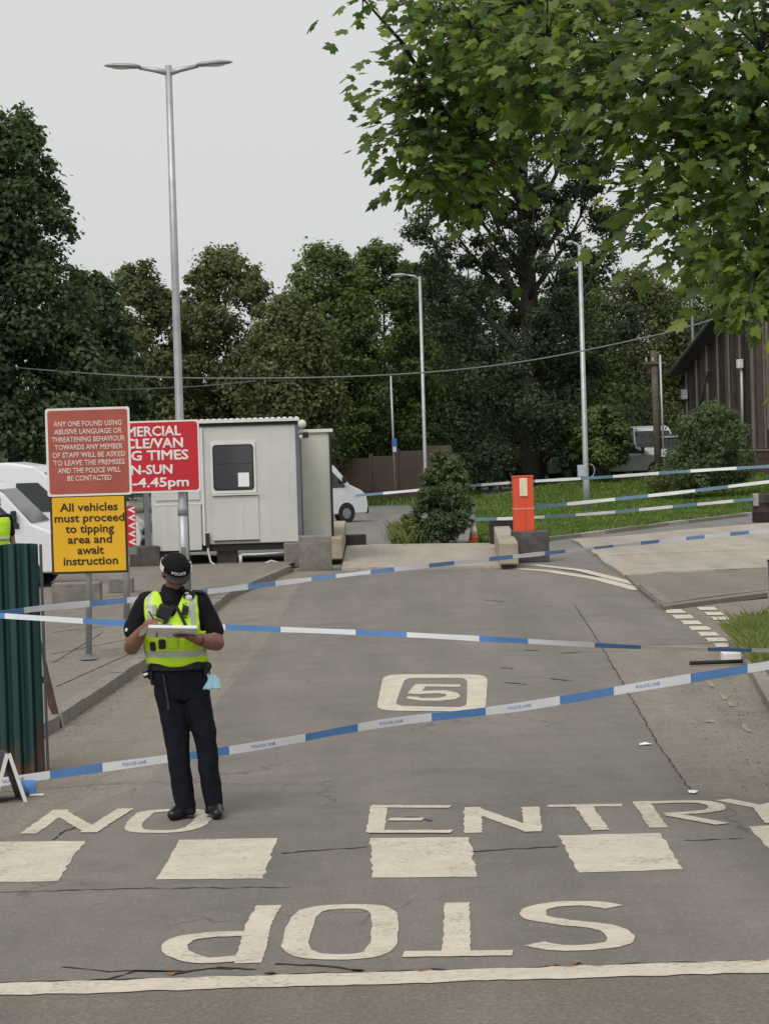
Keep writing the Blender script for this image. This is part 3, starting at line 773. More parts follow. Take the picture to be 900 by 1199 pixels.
# bushes
def bush(label, px, py, d_top, rpx, leaf, seed, n_cl, per, size, z=0):
    b = G(px, py, z); s = F/b.y
    h = (py-d_top)/s
    return tree('bush', label, 'bush', None, b.x, b.y, h, rpx/s, h*.08, n_cl, per, size, leaf, MT['bark'], .05, 'bush', seed, z0=z, limbs=12, cl_r=.3)
bush('leafy green bush beside the traffic cone', 521, 636, 530, 31, MT['leaf_shrub'], 41, 80, 260, .08)
bush('tall rounded shrub in front of the timber shed', 835, 572, 476, 46, MT['leaf_shrub'], 42, 75, 260, .10, z=.56)
bush('ragged low shrub under the timber shed shrub', 800, 574, 536, 40, MT['leaf_olive'], 43, 40, 160, .09, z=.52)
bush('low weedy bush at the left foot of the leafy bush', 481, 637, 603, 18, MT['grass_dry'], 44, 26, 120, .08)

# grass as stuff
def blades(name, label, pts, hgt, wid, mat, spread=.35):
    n = len(pts); P = np.array(pts); a = RNG.random(n)*2*np.pi; h = hgt*(.5+RNG.random(n)); l = RNG.normal(size=(n,2))*spread
    V = np.empty((n,4,3)); dx = np.stack([np.cos(a), np.sin(a), np.zeros(n)], 1)*wid*.5
    V[:,0] = P-dx; V[:,1] = P+dx
    mid = P + np.stack([l[:,0]*h*.5, l[:,1]*h*.5, h*.6], 1)
    V[:,2] = mid + dx*.7; V[:,3] = P + np.stack([l[:,0]*h*1.2, l[:,1]*h*1.2, h], 1)
    o = link(name, quad_mesh(name, V.reshape(-1,3), mat)); return tag(o, label, 'grass', kind='stuff')
def in_poly(x, y, poly):
    c = False; j = len(poly)-1
    for i in range(len(poly)):
        if (poly[i][1] > y) != (poly[j][1] > y) and x < (poly[j][0]-poly[i][0])*(y-poly[i][1])/(poly[j][1]-poly[i][1])+poly[i][0]: c = not c
        j = i
    return c
pts = []
while len(pts) < 52000: pts.append(tuple(lawn_at(random.random()*4.6, random.random()**1.25)))
blades('lawn_grass', 'short bright green lawn grass behind the kiosk', pts, .11, .05, MT['grass'])
pts = []
for i in range(2600):
    x = random.uniform(415,565); y = random.uniform(579,592); q = G(x, y, .015); pts.append(tuple(q))
blades('verge_grass', 'rough grass strip below the brown fence', pts, .22, .05, MT['grass'])
pts = []
for i in range(11000):
    q = G(885+random.gauss(0,16), 760+random.gauss(0,9), .07)
    if in_poly(q.x, q.y, [(p.x,p.y) for p in isl]): pts.append(tuple(q))
blades('wild_grass', 'overgrown wild grass tuft on the soil island', pts, .2, .006, MT['grass_dry'], .3)
pts = []
for i in range(1800):
    q = G(481+random.gauss(0,9), 633+random.gauss(0,2.5), 0); pts.append(tuple(q))
blades('weeds', 'tall weeds at the end of the concrete slab', pts, .36, .012, MT['grass_dry'], .28)

# grit and leaf crumbs in the gutters
def grit(name, label, lines, n, spread, z):
    vs = []; fs = []
    for i in range(n):
        a, b = random.choice(lines); t = random.random(); q = G(a[0]+(b[0]-a[0])*t, a[1]+(b[1]-a[1])*t, z) + Vector((random.gauss(0,spread), random.gauss(0,spread), 0))
        s = random.uniform(.004,.012); o = len(vs); an = random.random()*6
        for k in range(3): vs.append((q.x+s*math.cos(an+k*2.1), q.y+s*1.3*math.sin(an+k*2.1), z+.003))
        vs.append((q.x, q.y, z+.003+s*.8)); fs += [(o,o+1,o+3),(o+1,o+2,o+3),(o+2,o,o+3)]
    m = MB(); m.add(vs, fs); o = m.build(name, MT['grit'], recalc=False); tag(o, label, 'grit', kind='stuff')
grit('gutter_grit', 'grit and leaf crumbs along the left kerb', [((60,864),(175,784)),((175,784),(270,706))], 500, .10, .0)
grit('gutter_grit', 'grit and leaf crumbs along the right kerb', [((820,790),(890,850)),((850,830),(900,930))], 350, .14, .0)
# ------------------------------------------------------------------ near broad-leaved tree overhanging from the right
def leaf_shape():
    half = [(0,0),(.15,-.10),(.42,-.06),(.34,.10),(.62,.30),(.50,.42),(.56,.62),(.24,.58),(.20,.78),(0,1.08)]
    pts = half + [(-x,y) for x,y in reversed(half[1:-1])]
    vs = [(0,.34,.03)] + [(x*.92, y, -.16*abs(x)-.10*max(0,y-.4)**1.5) for x,y in pts]
    n = len(pts); fs = [(0, i+1, (i+1) % n+1) for i in range(n)]
    return np.array(vs), fs
def near_tree():
    LV, LF = leaf_shape(); rd = random.Random(5)
    base = Vector((6.3, 15.5, -.05)); root = thing('broadleaf_tree', 'near broad-leaved tree hanging bright lobed leaves over the lane from the right', 'tree', base)
    # masses of foliage: (px, py, distance, radius in metres, leaves)
    B = [(500,150,15.2,.28,84),(492,105,15.0,.25,70),(530,95,15.6,.36,104),(555,160,15.4,.38,120),(505,200,15.0,.17,36),(545,215,15.3,.2,34),(590,110,15.9,.40,105),(560,50,15.2,.40,90),(552,30,14.8,.34,84),
         (585,-10,15.6,.45,90),(640,40,14.4,.40,100),(660,85,15.0,.36,95),(690,10,15.5,.42,90),(720,80,14.0,.40,110),(762,135,14.4,.30,80),(770,30,14.2,.44,110),
         (780,110,13.6,.38,105),(785,200,14.6,.30,74),(790,255,14.4,.30,76),(815,170,13.8,.42,115),(840,60,13.4,.44,120),(835,240,13.8,.36,100),(880,140,13.2,.44,120),(850,285,13.4,.22,40),
         (885,230,13.0,.40,115),(890,60,12.8,.46,115),(880,300,12.8,.26,60),(893,345,12.6,.18,36),(876,357,12.5,.12,16),(930,180,12.8,.5,110),(940,300,12.6,.42,80),(930,30,13,.5,90),
         (620,-60,15,.5,60),(740,-60,14.5,.55,70),(860,-60,13.5,.6,80),(425,-2,14.6,.10,9),(505,-10,15.0,.2,22),(1000,120,13.2,.7,120),(1000,-60,13.4,.8,120),(1020,300,12.8,.6,90)]
    Bw = [(D(a,b,d), r, n) for a,b,d,r,n in B]
    # the rest of the crown outside the picture
    for i in range(46):
        a = rd.uniform(-1.1, 1.7); q = rd.uniform(.6, 2.9)
        Bw.append((base + Vector((.6+math.cos(a)*q, math.sin(a)*q*1.2, rd.uniform(3.6, 7.5))), .7, 26))
    m = MB(); tr = [base+Vector((0,0,0)), base+Vector((.05,.02,1.6)), base+Vector((-.05,0,3.0)), base+Vector((0,.1,4.6)), base+Vector((.1,0,6.6))]
    loc = lambda p: p-base
    m.tube([loc(p) for p in tr], [.30,.24,.21,.16,.08], 12)
    hubs = [D(900,170,13.6), D(800,150,14.2), D(690,110,15.0), D(600,110,15.6), D(520,130,15.3)]
    limb = [tr[2]+Vector((0,0,.3))] + hubs; m.tube([loc(p) for p in limb], [.11,.08,.062,.045,.03,.016], 8)
    limb2 = [tr[3], D(900,-30,13.4), D(760,10,14.4), D(620,0,15.2)]; m.tube([loc(p) for p in limb2], [.12,.08,.055,.02], 8)
    limb3 = [tr[2], D(960,320,13.0), D(890,320,12.8)]; m.tube([loc(p) for p in limb3], [.07,.04,.01], 6)
    anchors = hubs + limb2[1:] + limb3[1:] + tr[2:]
    LVs = []
    for c, r, n in Bw:
        a = min(anchors, key=lambda h_: (h_-c).length)
        mid = a.lerp(c,.55)+Vector((0,0,.06)); m.tube([loc(a), loc(mid), loc(c)], [.018,.012,.006], 5)
        tw = [c + Vector((rd.gauss(0,.5), rd.gauss(0,.5), rd.gauss(0,.4)))*r for _ in range(max(4, n//6))]
        for t_ in tw: m.tube([loc(c), loc(c.lerp(t_,.6)+Vector((0,0,.02))), loc(t_)], [.006,.004,.002], 4)
        for k in range(int(n*(2.1 if c.x < 1.0 else 1.95))):
            t_ = rd.choice(tw); p = t_ + Vector((rd.gauss(0,.12), rd.gauss(0,.12), rd.gauss(0,.10)))*min(1.6, r/.28)
            out = (p-c); out.z *= .4
            d = out.normalized() if out.length > .01 else Vector((0,-1,0))
            dirv = (d + Vector((rd.gauss(0,.4), rd.gauss(0,.4)-.1, -.45+rd.gauss(0,.3)))).normalized()
            nrm = Vector((rd.gauss(0,.45), -.45+rd.gauss(0,.35), .75+rd.gauss(0,.3)))
            nrm = (nrm - dirv*nrm.dot(dirv)).normalized(); side = dirv.cross(nrm)
            s = rd.uniform(.05,.108)
            LVs.append((p, Matrix((side*s*rd.uniform(.62,1.12), dirv*s, nrm*s*rd.uniform(.3,2.2))).transposed(), s))
    m.build('trunk', MT['bark'], root, smooth=True)
    # the 300 leaves that show largest in the picture are single leaves
    def screen(p):
        v = p-CAM; z = v.dot(_f); return CX+F*v.dot(_r)/z, CY-F*v.dot(_u)/z, z
    sc = []
    for i, (p, M3, s) in enumerate(LVs):
        x, y, z = screen(p); face = abs((M3.col[2].normalized()).dot((p-CAM).normalized()))
        ok = 0 < x < 900 and 0 < y < 420
        sc.append(((s/z*face*(1+.4*(15.2-z)/2)) if ok else 0, i))
    top = set(i for _, i in sorted(sc, reverse=True)[:300])
    me1 = bpy.data.meshes.new('leaf'); me1.from_pydata([tuple(v) for v in LV], [], LF); me1.materials.append(MT['leaf_near_one'])
    allv = []; allf = []; o = 0; base_l = np.array(LF)
    for i, (p, M3, s) in enumerate(LVs):
        if i in top:
            ob = link('leaf', me1, root); ob.matrix_basis = Matrix.Translation(loc(p)) @ M3.to_4x4()
        else:
            A = np.array([list(r_) for r_ in M3]); allv.append(LV @ A.T + np.array(loc(p))); allf.append(base_l + o); o += len(LV)
    me = bpy.data.meshes.new('foliage'); me.from_pydata(np.concatenate(allv).tolist(), [], np.concatenate(allf).tolist()); me.materials.append(MT['leaf_near'])
    fo = link('foliage', me, root); fo['kind'] = 'stuff'
def leaf_one():
    m = MT['leaf_near'].copy(); n = m.node_tree
    oi = n.nodes.new('ShaderNodeObjectInfo')
    rp = [x for x in n.nodes if x.type == 'VALTORGB'][0]
    n.links.new(oi.outputs['Random'], rp.inputs[0]); return m
MT['leaf_near_one'] = leaf_one(); MT['leaf_near_one'].name = 'single_broad_leaf'
near_tree()
# ================================================================== STREET FURNITURE
def flat3(v): return Vector((v.x, v.y, 0))
# ---- double-headed lamp column
def double_lamp():
    b = G(217, 701, KT); s = F/b.y; root = thing('lamp_column', 'tall galvanised lamp column with two heads rising behind the red sign', 'lamp post', b)
    H_ = (701-78)/s
    MB().tube([(0,0,0),(0,0,1.35)], .075, 14).build('base_sleeve', MT['galv'], root, smooth=True)
    MB().tube([(0,0,1.3),(0,0,1.42),(0,0,1.46),(0,0,H_*.6),(0,0,H_)], [.08,.08,.066,.060,.052], 14).build('column', MT['galv'], root, smooth=True)
    MB().box((0,-.075,.6), (.07,.02,.42)).build('access_door', MT['galv_dark'], root, bevel=.004)
    for sg in (-1, 1):
        arm = MB(); arm.tube([(0,0,H_-.12),(sg*.18,0,H_-.07),(sg*.46,0,H_-.02)], [.05,.042,.03], 10)
        arm.build('arm', MT['galv'], root, smooth=True)
        hd = MB(); prof = [(0,.05),(.06,.075),(.2,.085),(.38,.08),(.5,.05),(.56,.012)]
        vs = []; n = 12
        for (x, w_) in prof:
            for k in range(n):
                q = 2*math.pi*k/n; zz = math.sin(q)*(.052 if math.sin(q) > 0 else .03)*(w_/.085)
                vs.append((sg*(.44+x), math.cos(q)*w_*1.6, H_-.01+zz+x*.06))
        fs = [(i*n+k, i*n+(k+1) % n, (i+1)*n+(k+1) % n, (i+1)*n+k) for i in range(len(prof)-1) for k in range(n)]
        fs += [tuple(range(n)), tuple((len(prof)-1)*n+k for k in range(n))]
        hd.add(vs, fs); ho = hd.build('lamp_head', MT['lamp_grey'], root, smooth=True)
        ln = MB(); ln.ell((sg*.70,0,H_-.005), (.19,.10,.035), nu=12, nv=6); ln.build('lens', MT['lens'], ho, smooth=True)
    return root
double_lamp()
def single_lamp(px, py, top, arm_px, label, r=.06, z=0):
    b = G(px, py, z); s = F/b.y; H_ = (py-top)/s; root = thing('lamp_column', label, 'lamp post', b)
    MB().tube([(0,0,0),(0,0,1.1),(0,0,1.2),(0,0,H_)], [r*1.25,r*1.25,r,r*.72], 12).build('column', MT['galv'], root, smooth=True)
    L = arm_px/s; sg = 1 if L > 0 else -1
    MB().tube([(0,0,H_-.15),(L*.2,0,H_+.02),(L*.55,0,H_+.08)], [r*.6,r*.55,r*.45], 8).build('arm', MT['galv'], root, smooth=True)
    hd = MB(); hd.ell((L*.8,0,H_+.08), (abs(L)*.34,.13,.07), nu=12, nv=7); ho = hd.build('lamp_head', MT['lamp_grey'], root, smooth=True)
    MB().ell((L*.82,0,H_+.045), (abs(L)*.22,.09,.045), nu=10, nv=6).build('lens', MT['lens'], ho, smooth=True)
    return root, s
rt, s_ = single_lamp(687, 604, 287, -14, 'galvanised lamp column standing on the lawn right of the orange kiosk', .085)
bx = MB(); bx.box((-.13,-.1,(604-551)/s_), (.26,.03,.36)); bx.build('notice_plate', MT['sign_grey'], rt, bevel=.01)
tor = MB(); tor.tube([(.12+.14*math.cos(a),-.09,(604-551)/s_+.2*math.sin(a)) for a in [i*math.pi/12-math.pi/2 for i in range(13)]], .016, 6)
tor.build('round_bracket', MT['galv'], rt, smooth=True)
single_lamp(499, 592, 324, -30, 'far lamp column with one arm in front of the wood', .075)
# thin pole with a blue plate
b = G(463, 590); s_ = F/b.y; root = thing('sign_pole', 'thin grey pole with a small blue plate in front of the brown fence', 'pole', b)
MB().tube([(0,0,0),(-.04,0,(590-440)/s_)], [.05,.04], 10).build('pole', MT['galv'], root, smooth=True)
pl = MB(); pl.box((.02,-.07,(590-521)/s_), (.2,.02,.5)); pl.build('plate', MT['sign_blue'], root, bevel=.005)
pl = MB(); pl.box((.02,-.083,(590-526)/s_), (.12,.006,.2)); pl.build('symbol_patch', MT['sign_white'], root)
# timber utility pole and thin pole beside
b = D(772, 566, 99); s_ = F/b.y; root = thing('utility_pole', 'brown timber utility pole beside the grey container', 'utility pole', b)
MB().tube([(0,0,0),(-.1,0,(566-410)/s_)], [.17,.12], 12).build('pole', MT['wood_pole'], root, smooth=True)
MB().box((-.1,-.14,(566-425)/s_), (.9,.1,.1)).build('crossarm', MT['wood_pole'], root, bevel=.01)
for k in (-.35,-.1,.2): MB().lathe([(.03,0),(.05,.05),(.03,.12),(.045,.16)], (k-.05,-.14,(566-425)/s_+.05), 10).build('insulator', MT['sign_grey'], root, smooth=True)
b = D(778, 567, 98); s_ = F/b.y; root = thing('cable_duct_pole', 'thin pale pole right beside the timber utility pole', 'pole', b)
MB().tube([(0,0,0),(-.05,0,(567-415)/s_)], .045, 8).build('pole', MT['galv'], root, smooth=True)
MB().box((0,-.06,1.2), (.22,.08,.3)).build('junction_box', MT['sign_grey'], root, bevel=.01)
b = D(815, 560, 112); s_ = F/b.y; root = thing('lamp_column', 'slender lamp column rising behind the shed eave', 'lamp post', b)
MB().tube([(0,0,0),(0,0,(560-345)/s_)], [.09,.06], 8).build('column', MT['galv_dark'], root, smooth=True)
MB().ell((.2,0,(560-347)/s_), (.4,.15,.07), nu=10, nv=6).build('lamp_head', MT['lamp_grey'], root, smooth=True)
b = G(290, 585); s_ = F/b.y; root = thing('utility_pole', 'dark utility pole half hidden among trees above the cabin', 'utility pole', b)
MB().tube([(0,0,0),(0,0,(585-440)/s_)], [.14,.1], 8).build('pole', MT['wood_pole'], root, smooth=True)
MB().box((0,-.1,(585-452)/s_), (.9,.08,.08)).build('crossarm', MT['wood_pole'], root)
def wire(label, pts, r=.022):
    P = [D(a,b_,d) for a,b_,d in pts]; Q = []
    for i in range(len(P)-1):
        p0 = P[max(i-1,0)]; p1 = P[i]; p2 = P[i+1]; p3 = P[min(i+2,len(P)-1)]
        for k in range(8):
            t = k/8; Q.append(.5*((2*p1)+(p2-p0)*t+(2*p0-5*p1+4*p2-p3)*t*t+(3*p1-p0-3*p2+p3)*t**3))
    Q.append(P[-1]); tag(MB().tube(Q, r, 6).build('overhead_wire', MT['wire'], smooth=True), label, 'wire')
wire('sagging overhead wire crossing the whole picture before the wood', [(-120,418,72),(0,429,72),(200,442,73),(430,440,74),(600,425,75),(760,394,76),(840,372,77),(960,335,78)], .024)
wire('fainter lower wire left of the double lamp column', [(-80,450,73),(60,456,74),(200,454,76),(300,446,78)], .014)

# ---- notice boards on the pole
def board(root, x, z0, z1, w_, mat, edge, y=-.06, name='board', rad=.03):
    rr_ = rad; pts = []
    for cx_, cz, a0 in ((x+w_/2-rr_, z0+rr_, -90), (x+w_/2-rr_, z1-rr_, 0), (x-w_/2+rr_, z1-rr_, 90), (x-w_/2+rr_, z0+rr_, 180)):
        for k in range(5): a = R(a0+k*22.5); pts.append((cx_+rr_*math.cos(a), cz+rr_*math.sin(a)))
    MB().prism(pts, y-.004, y+.004, 'y').build('border', edge, root)
    cx0, cz0 = x, (z0+z1)/2; b_ = .026
    inn = [(cx0+(p-cx0)*(1-2*b_/w_), cz0+(q-cz0)*(1-2*b_/(z1-z0))) for p, q in pts]
    MB().prism(inn, y-.007, y-.001, 'y').build(name, mat, root)
b = G(104, 772, KT); s_ = F/b.y
root = thing('notice_sign', 'faded red conduct notice above a yellow vehicle notice on a grey pole', 'sign', b, R(-2))
zz = lambda py: (772-py)/s_
cxs = (102.5-104+10)/s_
MB().tube([(0,0,0),(10/s_,0,zz(480))], .036, 12).build('pole', MT['galv'], root, smooth=True)
MB().lathe([(.1,0),(.1,.01),(.05,.03),(.045,.06)], (0,0,0), 12).build('base_collar', MT['galv_dark'], root)
board(root, cxs, zz(580), zz(477), 99/s_, MT['red_faded'], MT['sign_white'], -.06, 'red_board')
lines = ['ANY ONE FOUND USING','ABUSIVE LANGUAGE OR','THREATENING BEHAVIOUR','TOWARDS ANY MEMBER','OF STAFF WILL BE ASKED','TO LEAVE THE PREMISES','AND THE POLICE WILL','BE CONTACTED']
for i, t in enumerate(lines):
    wd = [80,80,86,80,86,84,74,52][i]/s_
    put_text(t, .082, MT['sign_pinkwhite'], root, cxs+.005, -.0685, zz(496+i*9.1), wd, .03)
cy_ = (103.5-104+6.5)/s_
board(root, cy_, zz(671), zz(578.5), 90/s_, MT['yellow_sign'], MT['sign_black'], -.05, 'yellow_board', .012)
for i, (t, wd) in enumerate([('All vehicles',68),('must proceed',82),('to tipping',57),('area and',52),('await',31),('instruction',64)]):
    put_text(t, .128, MT['sign_black'], root, cy_+.01, -.0585, zz(593.5+i*12.6), wd/s_, .02)
for px_ in (540, 625): MB().box((10/s_*(772-px_)/292,-.035,zz(px_)), (.13,.04,.035)).build('clip', MT['galv_dark'], root)
# chevron marker behind it
b = G(148.5, 725, KT); s2 = F/b.y; root = thing('chevron_marker', 'red and white chevron board on a grey post behind the yellow board', 'sign', b)
MB().tube([(0,0,0),(4/s2,0,(725-588)/s2)], .045, 12).build('post', MT['galv'], root, smooth=True)
bw = 40/s2; cxm = (138-148.5+5)/s2; z0 = (725-639)/s2; z1 = (725-592)/s2
MB().box((cxm,-.06,(z0+z1)/2), (bw,.01,z1-z0)).build('chevron_board', MT['red_sign'], root)
for i in range(5):
    zc = z0 + (i+.5)*(z1-z0)/5; hx = bw/2*.96
    for sg in (1,):
        q = MB(); a = .055
        q.add([(cxm+hx-.1,-.067,zc),(cxm+hx,-.067,zc+.05),(cxm+hx,-.067,zc+.02),(cxm+hx-.055,-.067,zc),(cxm+hx,-.067,zc-.02),(cxm+hx,-.067,zc-.05)], [(0,1,2,3),(0,3,4,5)])
        q.build('chevron', MT['sign_white'], root)
MB().box((cxm+bw*.38,-.05,(725-645)/s2), (.12,.06,.1)).build('clip', MT['galv_dark'], root)
# red trading-hours sign in front of the lamp column
b = G(221, 700, KT); s3 = F/b.y; root = thing('opening_times_sign', 'bright red commercial vehicle times sign fixed at the lamp column', 'sign', b)
z3 = lambda py: (700-py)/s3
MB().tube([(0,.0,0),(0,0,z3(492))], .04, 12).build('post', MT['galv_dark'], root, smooth=True)
xr = (234-221+7)/s3; wS = 140/s3; cxr = xr-wS/2
MB().box((cxr,-.30,z3(548)), (wS*.8,.05,.05)).build('rail', MT['galv_dark'], root)
board(root, cxr, z3(575), z3(491.5), wS, MT['red_sign'], MT['sign_white'], -.34, 'red_board', .05)
X3 = lambda px_: (px_-221+7)/s3
for t, right, wd, py_, sz in [('COMMERCIAL',213,101,504.5,.21),('VEHICLE/VAN',216,104,518.5,.21),('G TIMES',221,67,532.5,.21),('MON-SUN',202,74,549,.2),('am-4.45pm',221,90,564,.2)]:
    put_text(t, sz, MT['sign_white'], root, X3(right-wd/2), -.3485, z3(py_), wd/s3, .03)

# ---- green corrugated fence at the left
b0 = G(58, 912); b1 = G(-260, 925); dv_ = (b1-b0); L = dv_.length; ang = math.atan2(dv_.y, dv_.x)
root = thing('corrugated_fence', 'dark green corrugated sheet fence rusting along its foot', 'fence', b0, ang)
Hf = (912-636)/(F/b0.y)
def corr(x0, x1, name):
    vs = []; n = int((x1-x0)/.02)
    for i in range(n+1):
        x = x0+(x1-x0)*i/n; ph = (x/.105) % 1.0
        y = .028 if ph < .38 else (.028-.056*(ph-.38)/.12 if ph < .5 else (-.028 if ph < .88 else -.028+.056*(ph-.88)/.12))
        top = Hf + .012*math.sin(x*9)
        for j, z in enumerate((.01+.015*random.random(), Hf*.33, Hf*.66, top)): vs.append((x, y, z))
    fs = [(i*4+j, (i+1)*4+j, (i+1)*4+j+1, i*4+j+1) for i in range(n) for j in range(3)]
    m = MB(); m.add(vs, fs); o = m.build(name, MT['fence_green'], root, recalc=False)
    sd = o.modifiers.new('solid', 'SOLIDIFY'); sd.thickness = .004; sd.offset = 0
corr(.03, .84, 'sheet'); corr(.84, 1.65, 'sheet'); corr(1.65, L, 'sheet')
MB().box((0.008,.02,Hf*.5), (.02,.05,Hf)).build('end_post', MT['board_dark'], root, bevel=.004)
MB().box((L*.5,-.055,Hf*.42), (L,.045,.05)).build('rail', MT['galv_dark'], root)
MB().box((L*.5,-.055,Hf*.85), (L,.045,.05)).build('rail', MT['galv_dark'], root)
# board leaning behind the fence end
pA = G(63, 852); root = thing('leaning_board', 'brown board leaning against the far side of the green fence', 'board', pA)
s_ = F/pA.y; m = MB()
m.add([(.07,0,0),(.03,0,0),(-.09,.35,.85),(-.09,.38,.85),(-.05,.35,.85),(-.12,.05,.2)], [(0,1,5,2,4)])
pb = [(.075,.0),(.045,-.0),(-.02,.14),(-.045,.20),(-.10,.80),(-.085,.80)]
m = MB(); m.prism(pb, 0, .07, 'y'); m.build('panel', MT['board_brown'], root)
m = MB(); m.tube([(.085,-.012,0),(.035,-.012,.24),(-.082,-.012,.82)], .009, 6); m.build('edge_strip', MT['galv'], root)
# small folded board and blue tub at the fence foot
pB = G(16, 936); root = thing('folded_sign', 'small white-edged folding board standing at the fence foot', 'sign', pB, R(20))
for sg, nm in ((-1,'front_leaf'),(1,'rear_leaf')):
    m = MB(); m.box((-.06,0,.17), (.02,.30,.36), Euler((0,R(17*sg),0)).to_matrix()); o = m.build(nm, MT['board_dark'], root, loc=(.06*sg*-1+.0,0,0))
    m = MB(); m.box((-.06+.0,-.152,.17), (.026,.014,.37), Euler((0,R(17*sg),0)).to_matrix()); m.build('edge_strip', MT['sign_white'], o)
pB = G(33, 931); root = thing('blue_tub', 'small blue tub with a white rim lying behind the folding board', 'tub', pB)
m = MB(); m.lathe([(.055,0),(.065,.10),(.06,.10),(.05,.01)], n=16); m.build('tub_body', MT['blue_tub'], root, smooth=True)
m = MB(); m.box((.07,-.05,.006), (.1,.06,.01)); m.build('lid', MT['sign_white'], root)

# ---- cabins
def cabin():
    b = G(266, 666); s = F/b.y; root = thing('site_cabin', 'cream portable site cabin raised on blocks with a dark window', 'cabin', b, R(2.0))
    X = lambda px: (px-266)/s
    Z = lambda py, px=266: (666-py-(px-266)*math.tan(ROLL))/s
    x0, x1 = X(180), X(351); zb, zt = Z(637), Z(498); dep = 6.0
    m = MB(); m.box(((x0+x1)/2, dep/2, (zb+zt)/2), (x1-x0, dep, zt-zb)); m.build('wall', MT['cabin'], root, bevel=.02)
    # ribbed roof
    m = MB(); n = 26; w_ = x1-x0+.16
    for i in range(n):
        xx = x0-.08+w_*(i+.5)/n; m.box((xx, dep/2, zt+.125), (w_/n*.6, dep+.14, .03), taper=.92)
    m.box(((x0+x1)/2, dep/2, zt+.085), (w_, dep+.16, .06)); ro = m.build('roof', MT['cabin_trim'], root)
    m = MB(); m.box(((x0+x1)/2, dep/2, zt+.02), (w_-.08, dep+.06, .07)); m.build('eaves_seal', MT['dark_trim'], ro)
    # window
    def rrect(xa, xb, za, zb_, rad):
        pts = []
        for cx_, cz, a0 in ((xb-rad,za+rad,-90),(xb-rad,zb_-rad,0),(xa+rad,zb_-rad,90),(xa+rad,za+rad,180)):
            for k in range(5): a = R(a0+k*22.5); pts.append((cx_+rad*math.cos(a), cz+rad*math.sin(a)))
        return pts
    m = MB(); m.prism(rrect(X(250.5),X(303),Z(577.5),Z(517),.02), -.035, .005, 'y'); wn = m.build('window', MT['cabin_trim'], root)
    m = MB(); m.prism(rrect(X(253),X(300.5),Z(574),Z(520.5),.07), -.045, .0, 'y'); m.build('window_seal', MT['dark_trim'], wn)
    m = MB(); m.prism(rrect(X(254.6),X(299),Z(572.4),Z(522),.06), -.049, -.02, 'y'); m.build('pane', MT['glass_cabin'], wn)
    m = MB(); m.box((X(277), -.05, Z(543)), (X(298)-X(255), .004, .012)); m.build('glazing_bar', MT['dark_trim'], wn)
    m = MB(); m.box((X(288.5),-.053,Z(562)), (.22,.004,.28)); m.build('paper_notice', MT['paper'], wn)
    m = MB(); m.box((X(252)+.445,-.03,Z(579)), (.92,.08,.03)); m.build('sill', MT['cabin_trim'], wn)
    # raised panels
    m = MB(); m.box(((X(251.5)+X(305))/2,-.012,(Z(581)+Z(633))/2), (X(305)-X(251.5), .03, Z(581)-Z(633))); m.build('raised_panel', MT['cabin'], root, bevel=.008)
    m = MB(); m.box(((X(251.5)+X(305))/2,-.03,Z(633)), (X(305)-X(251.5), .03, .02)); m.build('panel_trim', MT['dark_trim'], root)
    m = MB(); m.box(((X(186)+X(237.5))/2,-.03,(Z(590)+Z(643))/2), (X(237.5)-X(186), .07, Z(590)-Z(643))); m.build('lower_door_panel', MT['cabin'], root, bevel=.008)
    m = MB(); m.box(((X(186)+X(237.5))/2,-.055,Z(588.5)), (X(237.5)-X(186)+.05, .04, .03)); m.build('door_rail', MT['cabin_trim'], root)
    m = MB(); m.box((X(186)+.43,-.012,(Z(584)+Z(505))/2), (X(237.5)-X(186), .03, Z(505)-Z(584))); m.build('upper_door_panel', MT['cabin'], root, bevel=.008)
    m = MB(); m.box((X(240.5),-.03,(Z(500)+Z(638))/2), (.045, .05, Z(500)-Z(638))); m.build('cover_strip', MT['cabin_trim'], root, bevel=.006)
    m = MB(); m.box((X(353),.05,(Z(498)+Z(634))/2), (.09, .12, Z(498)-Z(634))); m.build('corner_post', MT['steel_blue'], root, bevel=.01)
    m = MB(); m.box((X(173.5),.3,(Z(560)+Z(645))/2), (.12, .1, 2.2)); m.build('side_post', MT['galv_dark'], root, bevel=.01)
    m = MB(); m.box(((x0+x1)/2, dep/2, zb-.07), (x1-x0-.1, dep-.1, .14)); m.build('floor_frame', MT['dark_trim'], root)
    m = MB(); m.tube([(X(244.5),-.07,Z(622)),(X(244.5),-.08,Z(645)),(X(247),-.1,Z(657)),(X(256),-.12,Z(664)),(X(268),-.12,Z(666.5))], [.03,.022,.022,.022,.022], 8); dp = m.build('drain_pipe', MT['pipe_white'], root, smooth=True)
    m = MB(); m.box((X(244.5),-.07,Z(632)), (.07,.07,.3)); m.build('pipe_sleeve', MT['dark_trim'], dp)
    m = MB(); m.tube([(X(290),-.12,Z(666)),(X(304),-.12,Z(663)),(X(318),-.14,Z(658)),(X(330),-.1,Z(662)),(X(336),0,Z(664))], .022, 8); m.build('drain_pipe', MT['pipe_white'], root, smooth=True)
    m = MB(); m.tube([(X(283),-.05,Z(650)),(X(305),-.05,Z(650)),(X(334),-.05,Z(649))], .024, 8); m.build('drain_pipe', MT['pipe_white'], root, smooth=True)
    m = MB(); m.tube([(X(282),-.05,Z(650)),(X(282),-.05,Z(662))], .035, 8); m.build('drain_pipe', MT['pipe_white'], root, smooth=True)
    return root, s, X, Z
cab, cs, cX, cZ = cabin()
cabM = Matrix.Translation(cab.location) @ Matrix.Rotation(R(2.0), 4, 'Z')
def block(label, x, y, z, d, mat, rz=2.0, bev=.02, grp=None, name='concrete_block'):
    o = MB().box((0,0,d[2]/2), d).build(name, mat, bevel=bev); o.location = (x,y,z); o.rotation_euler = (0,0,R(rz)); return tag(o, label, 'block', grp)
